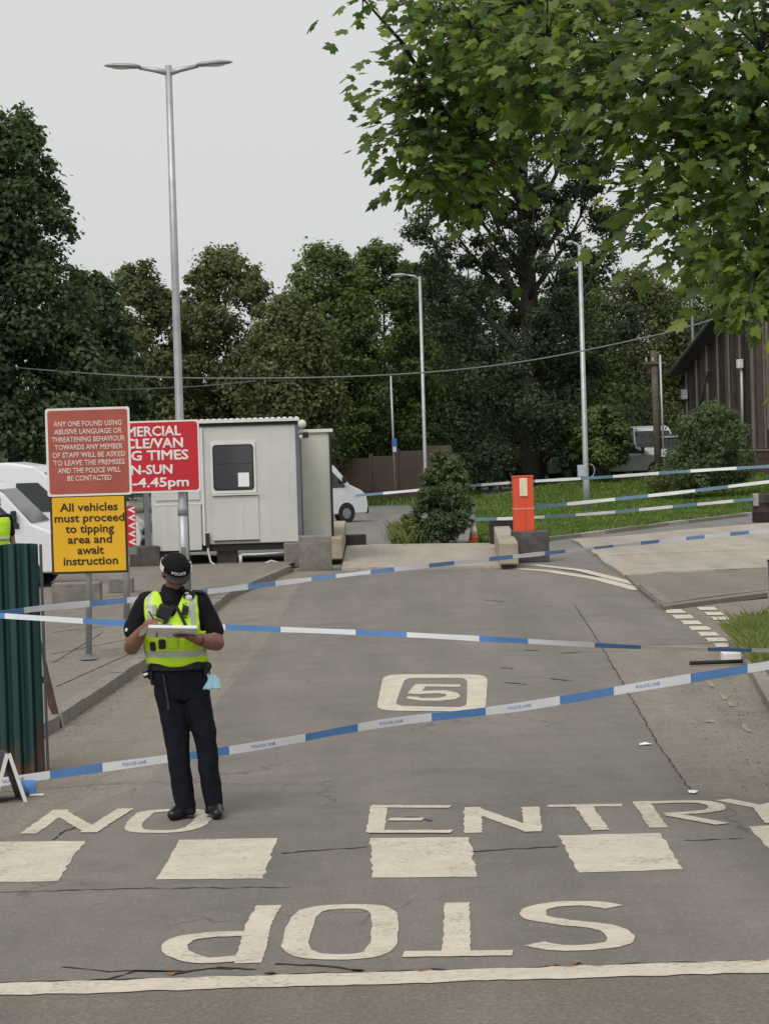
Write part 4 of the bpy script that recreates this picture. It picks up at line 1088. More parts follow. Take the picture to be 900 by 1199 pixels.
q = lambda px, yy, z=0: (cabM @ Vector((cX(px), yy, z)))
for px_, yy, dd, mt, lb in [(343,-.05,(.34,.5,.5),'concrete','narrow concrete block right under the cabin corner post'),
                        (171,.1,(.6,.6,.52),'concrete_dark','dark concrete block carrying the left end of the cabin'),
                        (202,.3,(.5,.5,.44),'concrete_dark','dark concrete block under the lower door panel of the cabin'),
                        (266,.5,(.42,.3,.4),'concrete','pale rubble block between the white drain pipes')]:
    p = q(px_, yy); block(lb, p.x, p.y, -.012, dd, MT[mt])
block('square grey concrete block left of the tan beam', G(369,668).x, G(369,668).y+.3, -.012, (.64,.6,.68), MT['concrete'])
p = G(88, 706, KT); block('broad low concrete block behind the pole of the yellow sign', p.x, p.y+.3, KT-.02, (.75,.5,.32), MT['concrete'])
p = G(140, 694, KT); block('small grey block behind the post of the chevron board', p.x, p.y+.3, KT-.02, (.4,.4,.25), MT['concrete'])
# second cabin behind to the right
b = G(374, 660); s = F/b.y; root = thing('site_cabin', 'narrow stained cabin end standing right behind the cream cabin', 'cabin', b, R(2))
wc = 36/s; zt = (660-506)/s; zb = (660-636)/s
MB().box((0,2.2,(zt+zb)/2), (wc,4.0,zt-zb)).build('wall', MT['cabin_green'], root, bevel=.02)
MB().box((0,2.2,zt+.03), (wc+.08,4.1,.07)).build('roof', MT['cabin_trim'], root, bevel=.01)
MB().box((wc/2-.02,.19,(zt+zb)/2), (.05,.05,zt-zb)).build('corner_trim', MT['dark_trim'], root)
# CCTV camera on the post
p = q(355, -.05, cZ(505)); root = thing('security_camera', 'white security camera on the corner post of the cabin', 'camera', p)
MB().tube([(0,0,-.12),(.02,-.1,-.05),(.06,-.16,0)], .022, 8).build('bracket', MT['pipe_white'], root, smooth=True)
MB().ell((.07,-.18,.1), (.085,.085,.09)).build('dome', MT['pipe_white'], root, smooth=True)
MB().box((.13,-.12,-.12), (.12,.3,.12)).build('housing', MT['dark_trim'], root, bevel=.02)
MB().tube([(.02,-.14,-.16),(.16,-.2,-.14)], .035, 8).build('barrel', MT['pipe_white'], root)

# ---- beams, kiosk, cone
def beam(label, a, b, w_, h, mat):
    d = b-a; o = MB(); L_ = d.length; o.box((L_/2,0,h*.6), (L_,w_,h*.8)); r_ = thing('concrete_beam', label, 'beam', (a.x,a.y,-.012), math.atan2(d.y,d.x))
    o.build('beam_body', mat, r_, bevel=.03); f = MB(); f.box((L_/2,0,h*.1), (L_*.9,w_*.8,h*.2)); f.build('footing', MT['concrete_dark'], r_)
beam('tan concrete beam along the left side of the slab', G(392,661), G(398,636), .32, .56, MT['concrete_tan'])
beam('tan concrete beam along the right side of the slab', G(596,667), G(588,643), .36, .52, MT['concrete_tan'])
p = G(590, 640); block('dark rubber block behind the right concrete beam', p.x, p.y+.6, -.012, (.55,.7,.62), MT['black_rubber'], name='rubber_block')
p = G(413, 641); block('dark low block left of the slab end', p.x, p.y+.3, -.012, (.62,.5,.3), MT['black_rubber'], name='rubber_block')
p = G(622, 658); s = F/p.y
block('dark concrete block carrying the orange kiosk', p.x, p.y+.35, -.012, (.70,.7,.62), MT['concrete_dark'])
root = thing('ticket_kiosk', 'upright orange red kiosk with a cream plate on a concrete block', 'kiosk', (p.x+(615-622)/s, p.y+.3, .60), R(3))
hk = (623-559)/s
MB().box((0,0,hk/2), (.40,.3,hk)).build('kiosk_body', MT['orange'], root, bevel=.015)
MB().box((0,0,hk+.012), (.42,.32,.03)).build('cap', MT['orange'], root, bevel=.008)
MB().box((0,-.165,hk-.2), (.16,.03,.36)).build('cream_plate', MT['cream'], root, bevel=.012)
MB().box((.03,-.152,hk*.25), (.006,.006,hk*.5)).build('seam', MT['board_brown'], root)
MB().box((0,0,hk*.42), (.415,.315,.028)).build('tape_wrap', plain('tape_wrap_pink', (.72,.25,.2), .5), root)
p = G(554.5, 634.5); s = F/p.y; root = thing('traffic_cone', 'small orange and white traffic cone at the slab end', 'cone', p)
hc = 25/s
MB().box((0,0,.02), (.3,.3,.04)).build('cone_base', MT['cone_orange'], root, bevel=.01)
MB().lathe([(.12,.035),(.095,hc*.3)], n=18).build('cone_foot', MT['cone_orange'], root, smooth=True)
MB().lathe([(.097,hc*.3),(.055,hc*.75)], n=18).build('reflective_sleeve', plain('cone_sleeve', (.74,.60,.54), .5), root, smooth=True)
MB().lathe([(.055,hc*.75),(.03,hc),(.02,hc)], n=18).build('cone_tip', MT['sign_white'], root, smooth=True)
# drum at the right and black post
p = G(893, 611); s = F/p.y; root = thing('oil_drum', 'black drum with a pale cap by the right end of the lawn kerb', 'drum', p)
MB().lathe([(.28,0),(.29,.02),(.28,.25),(.295,.27),(.28,.29),(.28,.5),(.295,.52),(.28,.54),(.28,.72),(.26,.74)], n=20).build('drum_body', MT['rust_drum'], root, smooth=True)
MB().box((-.2,-.1,.60), (.14,.3,.34)).build('pale_cover', MT['concrete_tan'], root, bevel=.02)
p = G(901, 735); s = F/p.y; root = thing('black_post', 'black post at the right edge of the picture', 'post', p)
MB().box((.03,0,.5*80/s), (.08,.06,80/s)).build('post', MT['black_rubber'], root, bevel=.006)
MB().box((-.012,-.02,.5*80/s), (.012,.03,80/s-.05)).build('edge_strip', MT['galv'], root)
# fallen barrier leg near the soil island
p = G(838, 779); root = thing('fallen_bar', 'dark metal bar with a white foot lying by the soil island', 'bar', p)
MB().tube([(-.28,0,.03),(.32,.04,.03)], .022, 8).build('bar', MT['black_rubber'], root, smooth=True)
MB().box((.22,.42,.05), (.2,.25,.1)).build('foot', MT['sign_white'], root, bevel=.01)
# ---- brown fence panels
rt = thing('panel_fence', 'brown stepped panel fence below the wood', 'fence', G(452, 588))
orig = Vector(rt.location)
for (xa, xb, ta, tb, bb) in [(398,436,537,541,588),(437,466,534,537,588),(468,500,528,531,588),(500,530,522,526,588)]:
    A, B_ = G(xa, bb), G(xb, bb); s = F/A.y; h = (bb-ta)/s; d = B_-A; L_ = d.length; an = math.atan2(d.y,d.x)
    M_ = Matrix.Translation((A+B_)/2-orig) @ Matrix.Rotation(an,4,'Z')
    o = MB().box((0,0,h/2), (L_,.05,h)).build('fence_panel', MT['fence_brown'], rt); o.matrix_basis = M_
    o = MB().box((-L_/2,-.05,h/2+.05), (.14,.12,h+.1)).build('fence_post', MT['fence_brown'], rt); o.matrix_basis = M_
# ---- timber shed at the right
def shed():
    A = Vector((D(801,505,106).x, 106, 0)); B_ = Vector((D(960,505,90).x, 90, 0)); d = B_-A; Lw = d.length*1.0; ang = math.atan2(d.y, d.x)
    root = thing('timber_shed', 'weathered dark timber shed with upright boards under a sloping roof', 'shed', A, ang)
    zb = 1.75; z0 = 4.9; slope = (7.17-4.9)/(Lw*.418); ridge = Lw*.62
    top = lambda x: z0+slope*min(x, 2*ridge-x)
    n = 46; bw = Lw/n; rd = random.Random(3)
    m = MB(); m.box((Lw/2,.35,2.4), (Lw-.05,.04,4.8)); m.build('inner_wall', MT['clad'][3], root)
    for i in range(n):
        x = (i+.5)*bw; h = top(x)-zb-.1; nar = i % 3 == 2
        mt = MT['batten'] if (i > 22 and i % 5 == 0) else rd.choice(MT['clad'])
        lo = zb + (.75 if 30 < i < 46 else 0)
        q_ = MB(); q_.box((x, rd.uniform(-.02,.02), (lo+top(x)-.1)/2), (bw*rd.uniform(.66,.93), .05, top(x)-.1-lo)); q_.build('board', mt, root)
        if i % 4 == 1:
            q_ = MB(); q_.box((x+.1, -.06, (lo+top(x)-.15)/2), (.07,.06, top(x)-.15-lo)); q_.build('batten', MT['batten'], root)
    for i in range(9):
        x = Lw*.66+i*Lw*.34/9+.2; q_ = MB(); q_.box((x,-.02,zb+.36), (Lw*.34/9*.9,.05,.72)); q_.build('board', MT['clad'][1], root)
    m = MB(); m.add([(-.4,-.45,top(-.3)),(ridge,-.45,top(ridge)),(ridge,12,top(ridge)),(-.4,12,top(-.3)),(-.4,-.45,top(-.3)+.16),(ridge,-.45,top(ridge)+.16),(ridge,12,top(ridge)+.16),(-.4,12,top(-.3)+.16)],
        [(3,2,1,0),(4,5,6,7),(0,1,5,4),(1,2,6,5),(2,3,7,6),(3,0,4,7)]); m.build('roof', MT['roof_dark'], root)
    m = MB(); e2 = 2*ridge+.3; m.add([(ridge,-.45,top(ridge)),(e2,-.45,top(e2)),(e2,12,top(e2)),(ridge,12,top(ridge)),(ridge,-.45,top(ridge)+.16),(e2,-.45,top(e2)+.16),(e2,12,top(e2)+.16),(ridge,12,top(ridge)+.16)],
        [(3,2,1,0),(4,5,6,7),(0,1,5,4),(1,2,6,5),(2,3,7,6),(3,0,4,7)]); m.build('roof', MT['roof_dark'], root)
    m = MB(); m.tube([(-.4,-.5,top(-.3)+.06),(ridge,-.5,top(ridge)+.06)], .07, 6); m.build('verge_trim', MT['galv_dark'], root)
    m = MB(); m.tube([(2.2,-.12,3.2),(3.9,-.12,4.9)], .045, 6); m.build('brace', MT['clad'][2], root)
    m = MB(); m.box((.6,-.15,4.0), (.35,.2,.4)); m.build('floodlight', MT['sign_grey'], root, bevel=.02)
    m = MB(); m.box((8.1,-.2,5.0), (.3,.2,.35)); m.build('floodlight', MT['sign_white'], root, bevel=.03)
    m = MB(); m.tube([(8.1,-.14,5.0),(8.1,-.14,2.4)], .05, 8); m.build('downpipe', MT['pipe_white'], root, smooth=True)
    # brick retaining wall under the boards
    k = 0
    for row in range(5):
        for i in range(16):
            bl = Lw*.62/16; x = Lw*.42+(i+.5+(row % 2)*.5)*bl
            if 'me' not in shed.__dict__:
                shed.me = MB().box((0,0,0), (bl*.97,.3,.30)).mesh('brick', MT['brick_brown'])
            link('brick', shed.me, root, (x, -.1+random.uniform(-.008,.008), row*.31+.27))
    m = MB(); m.box((Lw*.72,-.1,1.70), (Lw*.62,.36,.06)); m.build('coping', MT['kerb'], root)
shed()
# grey container beside the shed
p = D(792, 562, 101); s = F/p.y; root = thing('grey_container', 'dark grey ribbed container beside the timber utility pole', 'container', p, R(-8))
wk, hk_ = 36/s, 50/s
MB().box((0,1.5,hk_/2), (wk,3,hk_)).build('body', MT['container'], root, bevel=.02)
for i in range(7): MB().box((-wk/2+(i+.5)*wk/7,-.02,hk_/2), (wk/14,.05,hk_*.94)).build('rib', MT['container'], root)
MB().box((0,1.5,hk_+.03), (wk+.1,3.1,.06)).build('lid', MT['sign_grey'], root)

# ---- vehicles
def vehicle(name, label, cat, loc, rz, prof, width, paint, side_wins, shield, wheels, wr, grp=None, belt=1.0, inset=.1, rear=False, lamps=None):
    root = thing(name, label, cat, loc, rz, grp); hw = width/2; top = max(p[1] for p in prof)
    m = MB(); n = len(prof)
    def yy(z): return hw - inset*max(0, (z-belt)/(top-belt))**1.3 if z > belt else hw
    vs = []
    for sg in (-1,1):
        for (x,z) in prof: vs.append((x, sg*yy(z), z))
    fs = [tuple(range(n)), tuple(n+i for i in reversed(range(n)))] + [(i, n+i, n+(i+1) % n, (i+1) % n) for i in range(n)]
    m.add(vs, fs); body = m.build('body', paint, root, bevel=.05, seg=3)
    for w_ in side_wins:
        for sg in (-1,1):
            q_ = MB(); q_.add([(x, sg*(yy(z)+.006), z) for x,z in w_], [tuple(range(len(w_)))]); o = q_.build('side_window', MT['glass'], root)
            sd = o.modifiers.new('solid','SOLIDIFY'); sd.thickness = .012; sd.offset = 0
    (xa,za),(xb,zb) = shield; nx_, nz_ = (za-zb), (xb-xa); l_ = math.hypot(nx_,nz_); nx_, nz_ = nx_/l_*.012, nz_/l_*.012
    q_ = MB(); q_.add([(xa+nx_,-(yy(za)-.07),za+nz_),(xa+nx_,yy(za)-.07,za+nz_),(xb+nx_,yy(zb)-.06,zb+nz_),(xb+nx_,-(yy(zb)-.06),zb+nz_)], [(0,1,2,3)])
    o = q_.build('windscreen', MT['glass'], root); sd = o.modifiers.new('solid','SOLIDIFY'); sd.thickness = .012; sd.offset = 0
    for x in wheels:
        for sg in (-1,1):
            q_ = MB(); q_.tube([(0,-.11,0),(0,-.09,0),(0,.09,0),(0,.11,0)], [wr*.9,wr,wr,wr*.9], 22); wo_ = q_.build('wheel', MT['tyre'], root, smooth=False, loc=(x, sg*(hw-.10), wr))
            q_ = MB(); q_.tube([(0,sg*.10,0),(0,sg*.118,0)], [wr*.62,wr*.56], 18); q_.build('rim', MT['rim'], wo_)
            q_ = MB(); q_.tube([(x, sg*(hw-.25), wr+.02),(x, sg*(hw+.008), wr+.02)], wr*1.17, 22); q_.build('wheel_arch', MT['dark_trim'], root)
    xf = max(p[0] for p in prof)
    q_ = MB(); q_.box((xf-.02,0,.45), (.16,width-.06,.28)); q_.build('front_bumper', MT['dark_trim'] if cat == 'van' else paint, root, bevel=.04)
    q_ = MB(); q_.box((xf-.0,0,.78), (.06,width*.5,.18)); q_.build('grille', MT['dark_trim'], root, bevel=.01)
    for sg in (-1,1):
        q_ = MB(); q_.ell((xf-.12, sg*(hw-.2), .85), (.16,.18,.12), nu=12, nv=7); q_.build('headlight', MT['lamp_clear'], root, smooth=True)
        q_ = MB(); q_.box((.0, sg*(hw-.14), 1.0), (.05,.14,.4)); q_.build('tail_light', MT['lamp_red'], root)
        mx_ = shield[1][0]-.35; q_ = MB(); q_.box((mx_, sg*(hw+.10), shield[1][1]+.16), (.12,.16,.24)); q_.build('mirror', MT['dark_trim'], root, bevel=.03)
    return root
VP = [(0,.32),(-.02,1.0),(.06,2.25),(.2,2.42),(3.2,2.45),(3.75,2.36),(4.1,2.1),(4.72,1.42),(5.25,1.2),(5.5,1.0),(5.56,.6),(5.5,.32)]
VW = [[(3.35,1.32),(3.35,1.98),(3.85,1.98),(4.45,1.42),(4.45,1.32)]]
VS = [[(3.35,1.32),(3.35,1.98),(3.85,1.98),(4.45,1.42),(4.45,1.32)], [(1.9,1.35),(1.9,1.95),(3.15,1.95),(3.15,1.35)]]
def van(label, p, rz, sc=1.0, wins=VW):
    o = vehicle('van', label, 'van', p, rz, VP, 2.0, MT['van_white'], wins, ((3.98,2.2),(4.70,1.45)), (1.0,4.5), .34, belt=1.15, inset=.14); o.scale = (sc,)*3; return o
# white vans at the left behind the green fence
van('white van with a sloping windscreen nearest behind the green fence', (D(46,622,45).x-3.67, 45.6, KT-.01), R(-5), .78)
van('taller white van standing behind the nearest van', (D(52,590,52).x-3.3, 52, KT-.01), R(-4), .88)
van('white van showing its nose between the yellow sign and the cabin', (D(169,600,57.5).x-4.45, 57.5, -.012), R(0), .8)
# van behind the cabins
p = D(410, 600, 80); van('white minibus parked behind the stained cabin', (p.x-4.5*math.cos(R(40)), 80-4.5*math.sin(R(40)), -.012), R(40), .82, VS)
CP = [(0,.3),(-.03,.75),(.12,.98),(.75,1.03),(1.25,1.42),(2.5,1.46),(3.25,1.0),(4.15,.86),(4.3,.6),(4.25,.3)]
CW = [[(1.0,1.05),(1.38,1.35),(2.4,1.37),(2.95,1.05)]]
def car(label, p, rz, paint):
    return vehicle('car', label, 'car', p, rz, CP, 1.76, paint, CW, ((2.55,1.42),(3.2,1.04)), (.8,3.45), .31, belt=.95, inset=.2)
for px_, py_, rz, pt, lb in [(648,573,10,'car_dark','dark parked car just right of the orange kiosk'),(702,566,14,'car_silver','silver parked car directly behind the right lamp column'),(735,561,14,'car_silver','silver parked car half hidden right of the lamp column')]:
    p = D(px_, py_, 103); car(lb, (p.x-2.0, 107, .58), R(rz), MT[pt])
p = D(752, 561, 112); van('white truck cab under the low trees by the timber pole', (p.x+.3, 118, .45), R(-84), .95)
# ---- police tape
def tape(label, pts, width, seg=.42, blue='tape_blue', name='barrier_tape', twist=.25, text=False, group=None):
    P = [D(*p) for p in pts]; Q = []
    for i in range(len(P)-1):
        p0 = P[max(i-1,0)]; p1 = P[i]; p2 = P[i+1]; p3 = P[min(i+2,len(P)-1)]; k_ = max(4, int((p2-p1).length/.05))
        for k in range(k_):
            t = k/k_; Q.append(.5*((2*p1)+(p2-p0)*t+(2*p0-5*p1+4*p2-p3)*t*t+(3*p1-p0-3*p2+p3)*t**3))
    Q.append(P[-1]); root = thing(name, label, 'tape', Q[0], 0, group); o = Q[0]
    rd = random.Random(len(label)); ph = rd.random()*6
    def ring(i, w_):
        a = twist*math.sin(i*.021+ph)+twist*.5*math.sin(i*.067+ph*2); u_ = Vector((0, math.sin(a), math.cos(a)))
        return Q[i]-o+u_*w_/2, Q[i]-o-u_*w_/2
    s = 0; start = 0; k = 0; i = 0
    while i < len(Q)-1:
        j = i; acc = 0; L_ = seg*(1.25 if k % 2 else .85)
        while j < len(Q)-1 and acc < L_: acc += (Q[j+1]-Q[j]).length; j += 1
        vs = []; fs = []
        for q_ in range(i, j+1):
            a_, b_ = ring(q_, width*(1+.06*math.sin(q_*.3))); vs += [a_, b_]
        for q_ in range(j-i): fs.append((2*q_, 2*q_+1, 2*q_+3, 2*q_+2))
        m = MB(); m.add(vs, fs); so_ = m.build('blue_band' if k % 2 == 0 else 'white_band', MT[blue] if k % 2 == 0 else MT['tape_white'], root, recalc=False)
        sd = so_.modifiers.new('solid','SOLIDIFY'); sd.thickness = .0012; sd.offset = 0
        if text and k % 2 == 1 and j-i > 5:
            mid = Q[(i+j)//2]; dd = (Q[j]-Q[i]).normalized(); a = twist*math.sin(((i+j)//2)*.021+ph)+twist*.5*math.sin(((i+j)//2)*.067+ph*2)
            me = text_mesh('POLICE LINE', width*.5, .0, .0004); me.materials.clear(); me.materials.append(MT['tape_blue'])
            u_ = Vector((0, math.sin(a), math.cos(a))); u_ = (u_-dd*u_.dot(dd)).normalized(); n_ = dd.cross(u_)
            ob = link('lettering', me, root); ob.matrix_basis = Matrix.Translation(mid-o+n_*.0025) @ Matrix((dd,u_,n_)).transposed().to_4x4()
        i = j; k += 1
    return root
tape('nearest police tape sagging low behind the officer\'s shins', [(-90,931,18.6),(0,916,18.7),(120,899,18.9),(300,874,18.9),(450,847,18.8),(600,829,18.6),(750,804,18.3),(900,779,18.0),(1050,754,17.7)], .064, .44, text=True)
tape('middle police tape running level behind the officer\'s hands', [(-60,718,18.2),(0,721,18.4),(130,729,18.9),(300,736,19.4),(450,742,20.0),(600,750,20.6),(750,758,21.2),(900,762,21.8),(1000,764,22.2)], .043, .5, twist=.6)
tape('upper police tape rising from the green fence to the far right', [(-60,724,18.3),(0,718.5,18.5),(60,711,19.0),(180,700,20.5),(300,686,22.5),(450,668,25.5),(600,652,28.5),(750,636,32),(870,624,35),(960,616,37)], .048, .7, twist=.6)
FT = 'tapes strung across the lawn'
tape('far police tape running from the minibus past the kiosk top', [(416,580.5,66),(500,573,64),(600,565,60),(700,559,58),(800,552,56),(900,546,54),(1000,541,52)], .065, 1.1, 'tape_teal')
tape('police tape tied at the kiosk and rising over the lawn', [(624,594,52.2),(700,586.5,53),(800,576,54),(900,564,55),(1000,553,56)], .07, .95, 'tape_teal')
tape('lowest lawn tape passing behind the kiosk to the drum', [(556,608,58),(611,606.5,57),(700,601,58),(800,592,60),(885,584,61.5)], .07, .95, 'tape_teal')

# little things lying about
rd = random.Random(9)
lm = bpy.data.meshes.new('fallen_leaf'); LVq, LFq = leaf_shape(); lm.from_pydata([tuple(v*.07) for v in LVq], [], LFq); lm.materials.append(plain('dead_leaf', (.20,.11,.06), .8))
for i, (px_, py_, lb_) in enumerate([(205,1142,'leftmost dry brown leaf lying below the bowl of the letter P'),(318,1139,'dry brown leaf on the cracked joint between the letters P and O'),(418,1136,'dry brown leaf on the cracked joint below the letter O'),(503,1136.5,'dry brown leaf on the cracked joint below the letter T'),(640,1131,'dry brown leaf below the left end of the letter S'),(676,1129.5,'dry brown leaf below the middle of the letter S')]):
    p = G(px_, py_); o = link('fallen_leaf', lm, None, (p.x, p.y, .009), (rd.uniform(-.2,.2), rd.uniform(-.2,.2), rd.uniform(0,6)))
    tag(o, lb_, 'leaf', 'dry leaves along the cracked joint')
for i, (px_, py_, lb) in enumerate([(756,873,'scrap of pale litter by the right edge of the dark lane'),(811,929,'crumpled white scrap right above the painted letter R'),(830,846,'pale litter scrap near the yellow line remnant')]):
    p = G(px_, py_); m = MB(); m.add([(-.05,-.02,.004),(.03,-.035,.012),(.06,.01,.004),(.0,.035,.02),(-.055,.02,.008)], [(0,1,3),(1,2,3),(0,3,4)])
    o = m.build('litter_scrap', MT['paper'], recalc=False); o.location = (p.x, p.y, .004); o.rotation_euler = (0,0,i*1.3); tag(o, lb, 'litter')
# ================================================================== PEOPLE
def remeshed(name, build, voxel, mat, parent, smooth=6, wrinkle=0.0, wscale=.09, seed=0):
    m = MB(); build(m); o = m.build(name, mat, None)
    r_ = o.modifiers.new('remesh', 'REMESH'); r_.mode = 'VOXEL'; r_.voxel_size = voxel; r_.use_smooth_shade = True
    if smooth:
        s_ = o.modifiers.new('smooth', 'SMOOTH'); s_.factor = .5; s_.iterations = smooth
    me = evaluated(o); bpy.data.objects.remove(o)
    if wrinkle:
        from mathutils import noise
        me.update(); co = [v.co.copy() for v in me.vertices]; no = [v.normal.copy() for v in me.vertices]
        for v, c, n_ in zip(me.vertices, co, no):
            k = noise.noise(Vector((c.x/wscale*1.5+c.z*3, c.y/wscale, c.z/(wscale*1.5)))+Vector((seed,0,0)))
            k2 = noise.noise(Vector((c.x/wscale*2.6+c.z*14, c.y/wscale*2.2, c.z/wscale*1.1))+Vector((0,seed,3)))
            v.co = c + n_*(k*wrinkle+k2*wrinkle*.5)
    me.materials.clear(); me.materials.append(mat)
    me.polygons.foreach_set('use_smooth', [True]*len(me.polygons)); me.update()
    return link(name, me, parent)
def chain(m, pts, rad, n=14):
    m.tube(pts, rad, n)
    for p, r_ in zip(pts, rad): m.ell(p, (r_*.99,)*3, nu=12, nv=8)
def loft(m, rings, n=28, e=2.4):
    vs = []
    for (cx_, cy_, z, rx, ry) in rings:
        for k in range(n):
            q_ = 2*math.pi*k/n; c, s = math.cos(q_), math.sin(q_)
            vs.append((cx_+rx*math.copysign(abs(c)**(2/e), c), cy_+ry*math.copysign(abs(s)**(2/e), s), z))
    fs = [(i*n+k, i*n+(k+1) % n, (i+1)*n+(k+1) % n, (i+1)*n+k) for i in range(len(rings)-1) for k in range(n)]
    fs += [tuple(reversed(range(n))), tuple((len(rings)-1)*n+k for k in range(n))]; m.add(vs, fs)
def lerp_rings(rings, z):
    for a, b in zip(rings, rings[1:]):
        if a[2] <= z <= b[2]:
            t = (z-a[2])/(b[2]-a[2]); return [a[i]*(1-t)+b[i]*t for i in range(5)]
    return rings[0] if z < rings[0][2] else rings[-1]
TORSO = [(-.01,0,.95,.165,.115),(-.022,0,1.05,.168,.118),(-.03,0,1.15,.172,.122),(-.035,0,1.27,.184,.130),(-.042,.005,1.38,.198,.130),(-.045,.012,1.44,.198,.115),(-.043,.018,1.485,.165,.096),(-.038,.012,1.52,.105,.080),(-.032,.0,1.55,.066,.068)]
def finger(m, base, d, bend, lens, r0, axis):
    p = Vector(base); pts = [p.copy()]; dv_ = Vector(d).normalized()
    for L_, bd in zip(lens, bend):
        dv_ = Quaternion(axis, bd) @ dv_; p = p+dv_*L_; pts.append(p.copy())
    m.tube(pts, [r0, r0*.97, r0*.9, r0*.72][:len(pts)], 8)
    for q_, rr_ in zip(pts, [r0, r0*.97, r0*.9, r0*.72]): m.ell(q_, (rr_,)*3, nu=8, nv=6)
def officer():
    b = G(217, 957); root = thing('person', 'police officer in a cap and yellow hi-vis vest writing on a pad', 'person', (b.x, b.y, .004), R(0))
    head_c = Vector((-.012, -.035, 1.645)); hr = Euler((R(30), R(3), R(16))).to_matrix()   # bowed towards the pad
    Hh = lambda x, y, z: head_c + hr @ Vector((x, y, z))
    # ---------- body, one surface
    def body(m):
        loft(m, [(c,d,z,rx*.93,ry*.93) for c,d,z,rx,ry in TORSO])
        loft(m, [(0,0,.80,.14,.10),(0,0,.95,.155,.11),(-.01,0,1.0,.15,.108)])
        chain(m, [(-.085,0,.86),(-.055,-.01,.68),(-.037,-.02,.5),(-.026,.0,.33),(.0,.01,.08)], [.088,.076,.058,.054,.04])
        chain(m, [(.09,0,.86),(.115,-.01,.68),(.152,-.02,.5),(.168,.0,.33),(.196,.01,.08)], [.088,.076,.058,.054,.04])
        chain(m, [(.0,.0,.06),(-.03,-.07,.045)], [.034,.028]); chain(m, [(.2,.0,.06),(.205,-.07,.045)], [.034,.028])
        chain(m, [(-.037,.012,1.46),(-.03,.0,1.54),(-.02,-.02,1.60)], [.065,.057,.056])
        # head
        m.ell(Hh(0,.012,.03), (.074,.092,.098), hr); m.ell(Hh(0,-.028,-.045), (.058,.062,.078), hr)
        m.ell(Hh(0,-.045,-.098), (.030,.028,.024), hr)
        chain(m, [Hh(0,-.090,.012), Hh(0,-.108,-.022)], [.010,.016]); m.ell(Hh(-.012,-.098,-.026), (.010,)*3); m.ell(Hh(.012,-.098,-.026), (.010,)*3)
        m.ell(Hh(0,-.086,-.058), (.025,.012,.007), hr); m.ell(Hh(0,-.084,-.070), (.021,.012,.008), hr)
        m.ell(Hh(0,-.076,.035), (.055,.016,.012), hr)
        for sg in (-1,1): m.ell(Hh(sg*.078,.01,-.01), (.012,.024,.034), hr); m.ell(Hh(sg*.042,-.062,-.022), (.020,.018,.016), hr)
        # arms
        chain(m, [(-.215,.01,1.445),(-.275,.02,1.31),(-.322,-.03,1.155)], [.066,.062,.053])
        chain(m, [(-.322,-.03,1.155),(-.285,-.13,1.205),(-.218,-.245,1.287)], [.052,.054,.033])
        chain(m, [(.13,.01,1.445),(.19,.02,1.32),(.25,-.03,1.165)], [.066,.062,.053])
        chain(m, [(.245,-.03,1.165),(.205,-.13,1.185),(.128,-.235,1.213)], [.052,.054,.033])
        # right hand (picture left) holding the pen
        rq = (Vector((-.165,-.30,1.335))-Vector((-.218,-.245,1.287))).to_track_quat('X','Z').to_matrix()
        m.ell((-.186,-.28,1.318), (.046,.024,.036), rq); chain(m, [(-.218,-.245,1.287),(-.19,-.275,1.312)], [.028,.026])
        ax = Vector((.3,.6,.2)).normalized()
        for i in range(4):
            bs = Vector((-.158+.004*i,-.296-.006*i,1.352-.019*i)); finger(m, bs, (.75,-.35,.25-.12*i), (.55,.75,.6), (.036-.003*abs(i-1),.024,.018), .0092, Vector((.2,.95,.1)).normalized())
        finger(m, (-.175,-.268,1.345), (.7,.1,.45), (.3,.6,.3), (.036,.028,.02), .0105, Vector((.1,.95,.2)).normalized())
        # left hand (picture right) under the pad
        lq = (Vector((.07,-.275,1.235))-Vector((.128,-.235,1.213))).to_track_quat('X','Z').to_matrix()
        m.ell((.092,-.265,1.226), (.048,.036,.022), lq); chain(m, [(.128,-.235,1.213),(.10,-.26,1.222)], [.028,.026])
        for i in range(4):
            bs = Vector((.060+.004*i,-.312+.02*i,1.232)); finger(m, bs, (-.9,-.18+.10*i,.03), (.05,.18,.2), (.040-.003*abs(i-1),.026,.02), .0092, Vector((0,1,0)))
        finger(m, (.082,-.235,1.243), (-.55,.05,.6), (.0,-.2,-.3), (.034,.026,.02), .0105, Vector((0,1,0)))
    remeshed('body', body, .0065, MT['skin'], root, smooth=3)
    # ---------- clothing
    def trousers(m):
        loft(m, [(0,0,.80,.155,.112),(-.002,0,.88,.182,.122),(-.005,0,.96,.185,.124),(-.015,0,1.03,.172,.122),(-.02,0,1.06,.170,.121)])
        chain(m, [(-.086,0,.86),(-.058,-.005,.70),(-.040,-.012,.56),(-.030,-.004,.36),(-.015,.004,.2),(.002,.008,.075)], [.104,.096,.085,.076,.072,.072])
        chain(m, [(.088,0,.86),(.113,-.005,.70),(.150,-.012,.56),(.166,-.004,.36),(.178,.004,.2),(.197,.008,.075)], [.104,.096,.080,.072,.069,.064])
        m.box((.0,-.02,.035), (.14,.16,.03)); m.box((.197,-.02,.035), (.125,.15,.03))
    tr_ = remeshed('trousers', trousers, .009, MT['navy'], root, smooth=4, wrinkle=.0085, wscale=.085, seed=2)
    def shirt(m):
        loft(m, [(c,d,z,rx+.006,ry+.006) for c,d,z,rx,ry in TORSO if z < 1.53])
        chain(m, [(-.208,.012,1.447),(-.268,.02,1.335),(-.300,.008,1.262)], [.082,.082,.080]); chain(m, [(.126,.012,1.447),(.184,.02,1.335),(.222,.008,1.25)], [.082,.082,.078])
        m.tube([(-.036,.008,1.47),(-.034,.002,1.52),(-.03,-.006,1.562)], [.12,.092,.072], 18)
